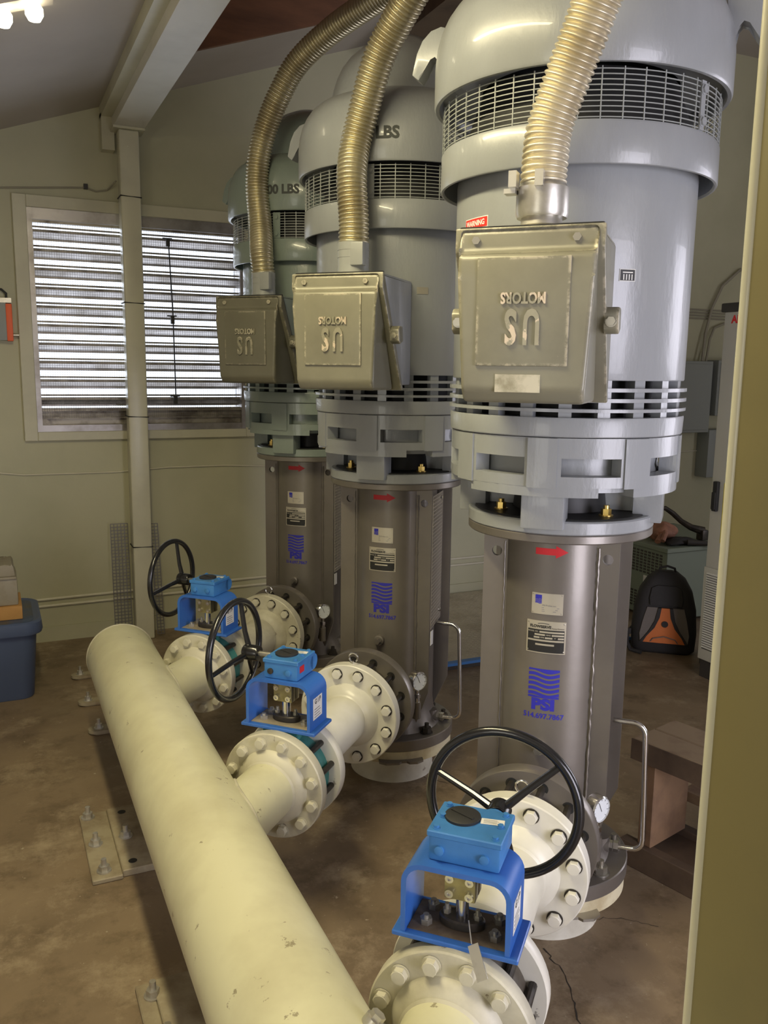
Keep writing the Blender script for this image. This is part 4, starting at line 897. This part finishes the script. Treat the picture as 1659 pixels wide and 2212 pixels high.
# clutter on it
m=MB(); m.bm.verts.ensure_lookup_table()
def blob(mb,c,rx,ry,rz_,seed,amp=.25,seg=14):
    rnd=random.Random(seed); ph=[rnd.uniform(0,6) for _ in range(6)]
    rings=[]
    for i in range(seg+1):
        th=PI*i/seg; row=[]
        for k in range(seg*2):
            a=2*PI*k/(seg*2); q=1+amp*(math.sin(3*a+ph[0])*.5+math.sin(5*a+ph[1]+3*th)*.3+math.sin(4*th+ph[2])*.4)*math.sin(th)
            row.append(mb.v((c[0]+rx*q*math.sin(th)*math.cos(a),c[1]+ry*q*math.sin(th)*math.sin(a),c[2]+rz_*max(-.9,math.cos(th)*q))))
        rings.append(row)
    for A,B in zip(rings,rings[1:]):
        for k in range(seg*2): mb.face([A[k],B[k],B[(k+1)%(seg*2)],A[(k+1)%(seg*2)]])
m=MB(); blob(m,(4.00,4.30,.56),.10,.09,.068,3); 
for k,(dx,dz) in enumerate(((-.10,.0),(-.105,.03),(-.09,.06))): m.tube([(3.97,4.26-.01*k,.55+dz*.5),(3.97+dx*.6,4.22-.02*k,.545+dz*.4),(3.97+dx,4.20-.02*k,.52+dz*.2)],.016,8)
tag(m.obj('work_glove','leather'),'pinkish leather work glove lying on the transformer case','glove')
m=MB(); blob(m,(4.02,4.16,.522),.11,.06,.026,9,.35)
for k in range(4): m.tube([(4.04,4.15-.02*k,.52),(4.12,4.12-.02*k,.518),(4.16+.01*k,4.10-.03*k,.514)],.012,8)
tag(m.obj('work_glove','packblack'),'black work glove in front of the pinkish glove on the transformer case','glove')
m=MB(); m.tube([(4.02,4.38,.70),(4.07,4.36,.705),(4.12,4.34,.67),(4.16,4.30,.62),(4.20,4.25,.585),(4.28,4.22,.56)],.018,10,rf=lambda i:(.012,.016,.018,.018,.022,.030)[i]); m.span((4.25,4.19,.5015),(4.30,4.25,.57),bev=.006); m.tube([(4.02,4.38,.70),(4.0,4.41,.60),(3.99,4.42,.502)],.012,8)
tag(m.obj('hose_nozzle','darkiron'),'dark bent hose end standing above the gloves on the transformer case','hose')
m=MB(); m.cyl((4.03,4.10,.523),(4.14,4.04,.520),.019,14,r1=.015); tag(m.obj('flashlight','cabdark'),'small dark cylindrical tool at the front edge of the transformer case','tool')

# backpack
t=thing('backpack','black backpack with an orange front panel on the floor before the transformer case','backpack',(3.50,3.70,0),R(-40))
def bl(z,w,d0,d1,r):
    P=rrect(-w,w,-d0,d1,r,6); return [(x,y,z) for x,y in P]
m=MB(); loft(m,[bl(.0,.155,.08,.085,.05),bl(.02,.175,.10,.09,.06),bl(.12,.180,.105,.09,.06),bl(.26,.170,.095,.09,.06),bl(.36,.145,.08,.085,.05),bl(.43,.105,.055,.07,.045),bl(.465,.06,.025,.05,.022),bl(.472,.03,.01,.03,.009)]); b_=m.obj('pack_body','packblack',t,ang=60)
def front(x,z):  # front surface depth at height
    zs=[0,.02,.12,.26,.36,.43,.47]; ds=[.08,.10,.105,.095,.08,.055,.02]
    for i in range(6):
        if zs[i]<=z<=zs[i+1]: return ds[i]+(ds[i+1]-ds[i])*(z-zs[i])/(zs[i+1]-zs[i])
    return .02
def pad(name,poly,mt,e=.006,par=None):
    m=MB(); V=[m.v((x,-front(x,z)-e,z)) for x,z in poly]; W=[m.v((x*1.03,-front(x,z)+.01,z)) for x,z in poly]; n=len(poly)
    m.face(V)
    for k in range(n): m.face([V[k],V[(k+1)%n],W[(k+1)%n],W[k]])
    return m.obj(name,mt,t,ang=0)
pad('lower_pocket',[(-.13,.075),(.13,.075),(.135,.12),(.12,.20),(.10,.275),(-.10,.275),(-.12,.20),(-.135,.12)],'packgrey',.008)
pad('orange_panel',[(-.115,.072),(.115,.072),(.095,.11),(.055,.16),(.030,.22),(.022,.275),(-.022,.275),(-.030,.22),(-.055,.16),(-.095,.11)],'packorange',.014)
for s_ in (-1,1): pad('trim_band',[(s_*a,b) for a,b in ((.115,.072),(.130,.075),(.085,.14),(.055,.20),(.04,.275),(.022,.275),(.030,.22),(.055,.16),(.095,.11))],'packblack',.017)
pad('upper_pocket',[(-.085,.29),(.085,.29),(.09,.33),(.08,.385),(.05,.40),(-.05,.40),(-.08,.385),(-.09,.33)],'packblack',.016)
m=MB(); m.lathe([(0,0),(.018,0),(.018,.004),(0,.004)],axis_mat((0,-.117,.185),(0,-1,.05)),24); m.obj('round_badge','packblack',t)
m=MB(); m.tube([(-.075,-.118,.078),(-.06,-.126,.10),(0,-.128,.115),(.06,-.126,.10),(.075,-.118,.078)],.003,6); m.obj('pocket_zip','packgrey',t)
m=MB(); m.tube([(-.05,0,.455),(-.04,-.01,.49),(0,-.015,.503),(.04,-.01,.49),(.05,0,.455)],.007,8); m.obj('grab_handle','packblack',t)
m=MB(); m.tube([(-.17,-.02,.13),(-.20,-.05,.10),(-.20,-.08,.05),(-.18,-.10,.015),(-.12,-.13,.012)],.012,8); m.box((-.195,-.07,.115),(.03,.012,.035),bev=.003); m.obj('waist_strap','packblack',t)

# drive cabinet, front face turned to the left of the photo
t=thing('drive_cabinet','tall pale grey electrical cabinet with red lettering beside the backpack','cabinet',(3.70,2.85,0))
X0=-.335; Y1=.45; 
m=MB(); m.span((X0+.02,-.45,.06),(.30,Y1-.0,1.90),bev=.004,seg=1); m.obj('cabinet_body','cabdark',t)
m=MB(); m.span((X0,-.45,.60),(X0+.022,Y1-.018,1.90),bev=.004,seg=2); dr=m.obj('door','cabinet',t)
m=MB(); m.span((X0-.004,-.45,.10),(X0+.018,Y1-.012,.60),bev=.004,seg=2); lv=m.obj('vent_panel','cabinet',t)
m=MB()
for k in range(32): m.prism([(X0-.004,.165+k*.0128),(X0-.010,.168+k*.0128),(X0-.010,.170+k*.0128),(X0-.004,.1755+k*.0128)],-.40,Y1-.035,SZ)
m.obj('louver_slats','cabinet',lv,ang=0)
m=MB()
for k in range(32): m.span((X0-.0046,-.40,.160+k*.0128),(X0-.004,Y1-.035,.1645+k*.0128))
m.obj('louver_gaps','cabdark',lv,ang=0)
m=MB(); m.span((X0+.01,-.45,0),(.28,Y1-.02,.10)); m.obj('plinth','cabdark',t,ang=0)
m=MB(); m.span((X0-.006,-.46,1.90),(.31,Y1+.005,1.945),bev=.008); m.obj('top_trim','cabdark',t)
m=MB(); m.span((X0-.022,.375,.90),(X0,.405,1.055),bev=.006); m.span((X0-.030,.378,.91),(X0-.020,.402,1.0),bev=.004); m.obj('door_handle','blackmatt',dr)
m=MB(); add_text(m,'ABB',.052,lambda a,b,c:Vector((X0-.0008,.385-a,1.862+b)),align='LEFT',bold=.0022,xs=.95); m.obj('maker_logo','abb',dr,ang=0)
m=MB(); m.span((X0-.0008,.23,.74),(X0+.0005,.35,1.05)); yl=m.obj('warning_label','yellow',dr,ang=0)
m=MB()
for k in range(4): m.span((X0-.0014,.305,.755+k*.042),(X0-.0008,.335,.780+k*.042)); m.span((X0-.0014,.25,.762+k*.042),(X0-.0008,.295,.766+k*.042)); m.span((X0-.0014,.25,.772+k*.042),(X0-.0008,.29,.775+k*.042))
for k in range(14): m.span((X0-.0014,.245,.935+k*.0075),(X0-.0008,.335,.9375+k*.0075))
m.obj('label_marks','ink',yl,ang=0)

# electrical boxes on the back wall
def ebox(name,label,x0,x1,z0,z1,d,cat='electrical box'):
    o=MB().span((x0,YB-d,z0),(x1,YB,z1),bev=.004,seg=1).obj(name,'panelgrey'); tag(o,label,cat)
    MB().span((x0+.02,YB-d-.006,z0+.02),(x1-.02,YB-d+.002,z1-.02),bev=.003,seg=1).obj('box_door','panelgrey',o); return o
ebox('breaker_panel','grey electrical panel on the back wall, left one of two behind the nearest motor',4.75,5.13,1.14,1.69,.12)
ebox('breaker_panel','smaller grey electrical panel on the back wall beside the tall cabinet',5.165,5.60,1.27,1.70,.14)
o=MB().span((5.13,YB-.13,.78),(5.38,YB,1.16),bev=.012,seg=2).obj('disconnect_switch','panelgrey'); tag(o,'grey disconnect switch with a long label below the right wall panel','switch')
MB().span((5.20,YB-.137,.86),(5.245,YB-.128,1.08),bev=.004).obj('switch_label','galv',o); MB().span((5.20,YB-.139,1.05),(5.245,YB-.1365,1.075)).obj('orange_tab','orange',o,ang=0)
for k in range(4): cable('wall_conduit',[(4.6,Yw,2.085-.022*k),(5.3,Yw,2.085-.022*k),(5.9,Yw,2.08-.022*k)],.006,'cablegrey','%s of four parallel thin conduits right of the nearest motor'%('topmost','second from the top','third from the top','lowest')[k],'conduit')
cable('wall_conduit',[(5.06,5.13,1.69),(5.10,5.16,1.90),(5.16,5.17,2.10),(5.25,5.17,2.27),(5.42,5.17,2.40),(5.7,5.17,2.45)],.011,'cablegrey','grey conduit rising from the left wall panel, the taller curve','conduit')
cable('wall_conduit',[(5.10,5.13,1.69),(5.15,5.16,1.86),(5.20,5.17,1.95),(5.30,5.17,1.985),(5.6,5.17,1.985)],.009,'cablegrey','grey conduit rising from the left wall panel, the shorter curve','conduit')

# wooden step bench
t=thing('wooden_bench','rough wooden step bench behind the nearest pump','bench',(1.825,2.03,0),math.atan2(-.968,.25))
# local +x runs along the bench toward the camera side, +y runs away (to the right of the photo)
m=MB(); m.span((0,.0,.372),(1.05,.115,.438),bev=.004,seg=1); m.obj('top_board','wood',t); m=MB(); m.span((0.0,.12,.372),(1.05,.235,.438),bev=.004,seg=1); m.obj('top_board','wood',t)
m=MB(); m.span((-.002,-.004,.368),(1.05,-.0,.436)); m.obj('board_face','wooddark',t,ang=0)
m=MB(); m.span((.035,.008,.085),(.085,.21,.372),bev=.003,seg=1); m.obj('leg','woodred',t); m=MB(); m.span((.90,.008,.085),(.95,.21,.372),bev=.003,seg=1); m.obj('leg','woodred',t)
m=MB(); m.span((-.02,-.01,.0),(1.10,.03,.085),bev=.003,seg=1); m.obj('base_rail','wooddark',t); m=MB(); m.span((-.02,.20,.0),(1.10,.24,.085),bev=.003,seg=1); m.obj('base_rail','wooddark',t)
m=MB(); m.span((0,.032,.03),(1.05,.198,.06)); m.obj('base_board','wooddark',t,ang=0)
m=MB(); m.span((.04,.24,.165),(1.05,.42,.20),bev=.003,seg=1); m.obj('step_board','wood',t); m=MB(); m.span((.22,.26,.0),(.26,.38,.165),bev=.003,seg=1); m.obj('step_leg','wooddark',t)

# bits on the floor
m=MB(); m.box((0,0,.007),(.030,.016,.012),Matrix.Translation((1.56,1.88,0))@Matrix.Rotation(.6,4,'Z'),bev=.003); m.cyl((1.545,1.868,.007),(1.53,1.858,.005),.004,8); tag(m.obj('loose_fitting','darkiron'),'tiny dark metal fitting lying on the floor right of the nearest pedestal','fitting')
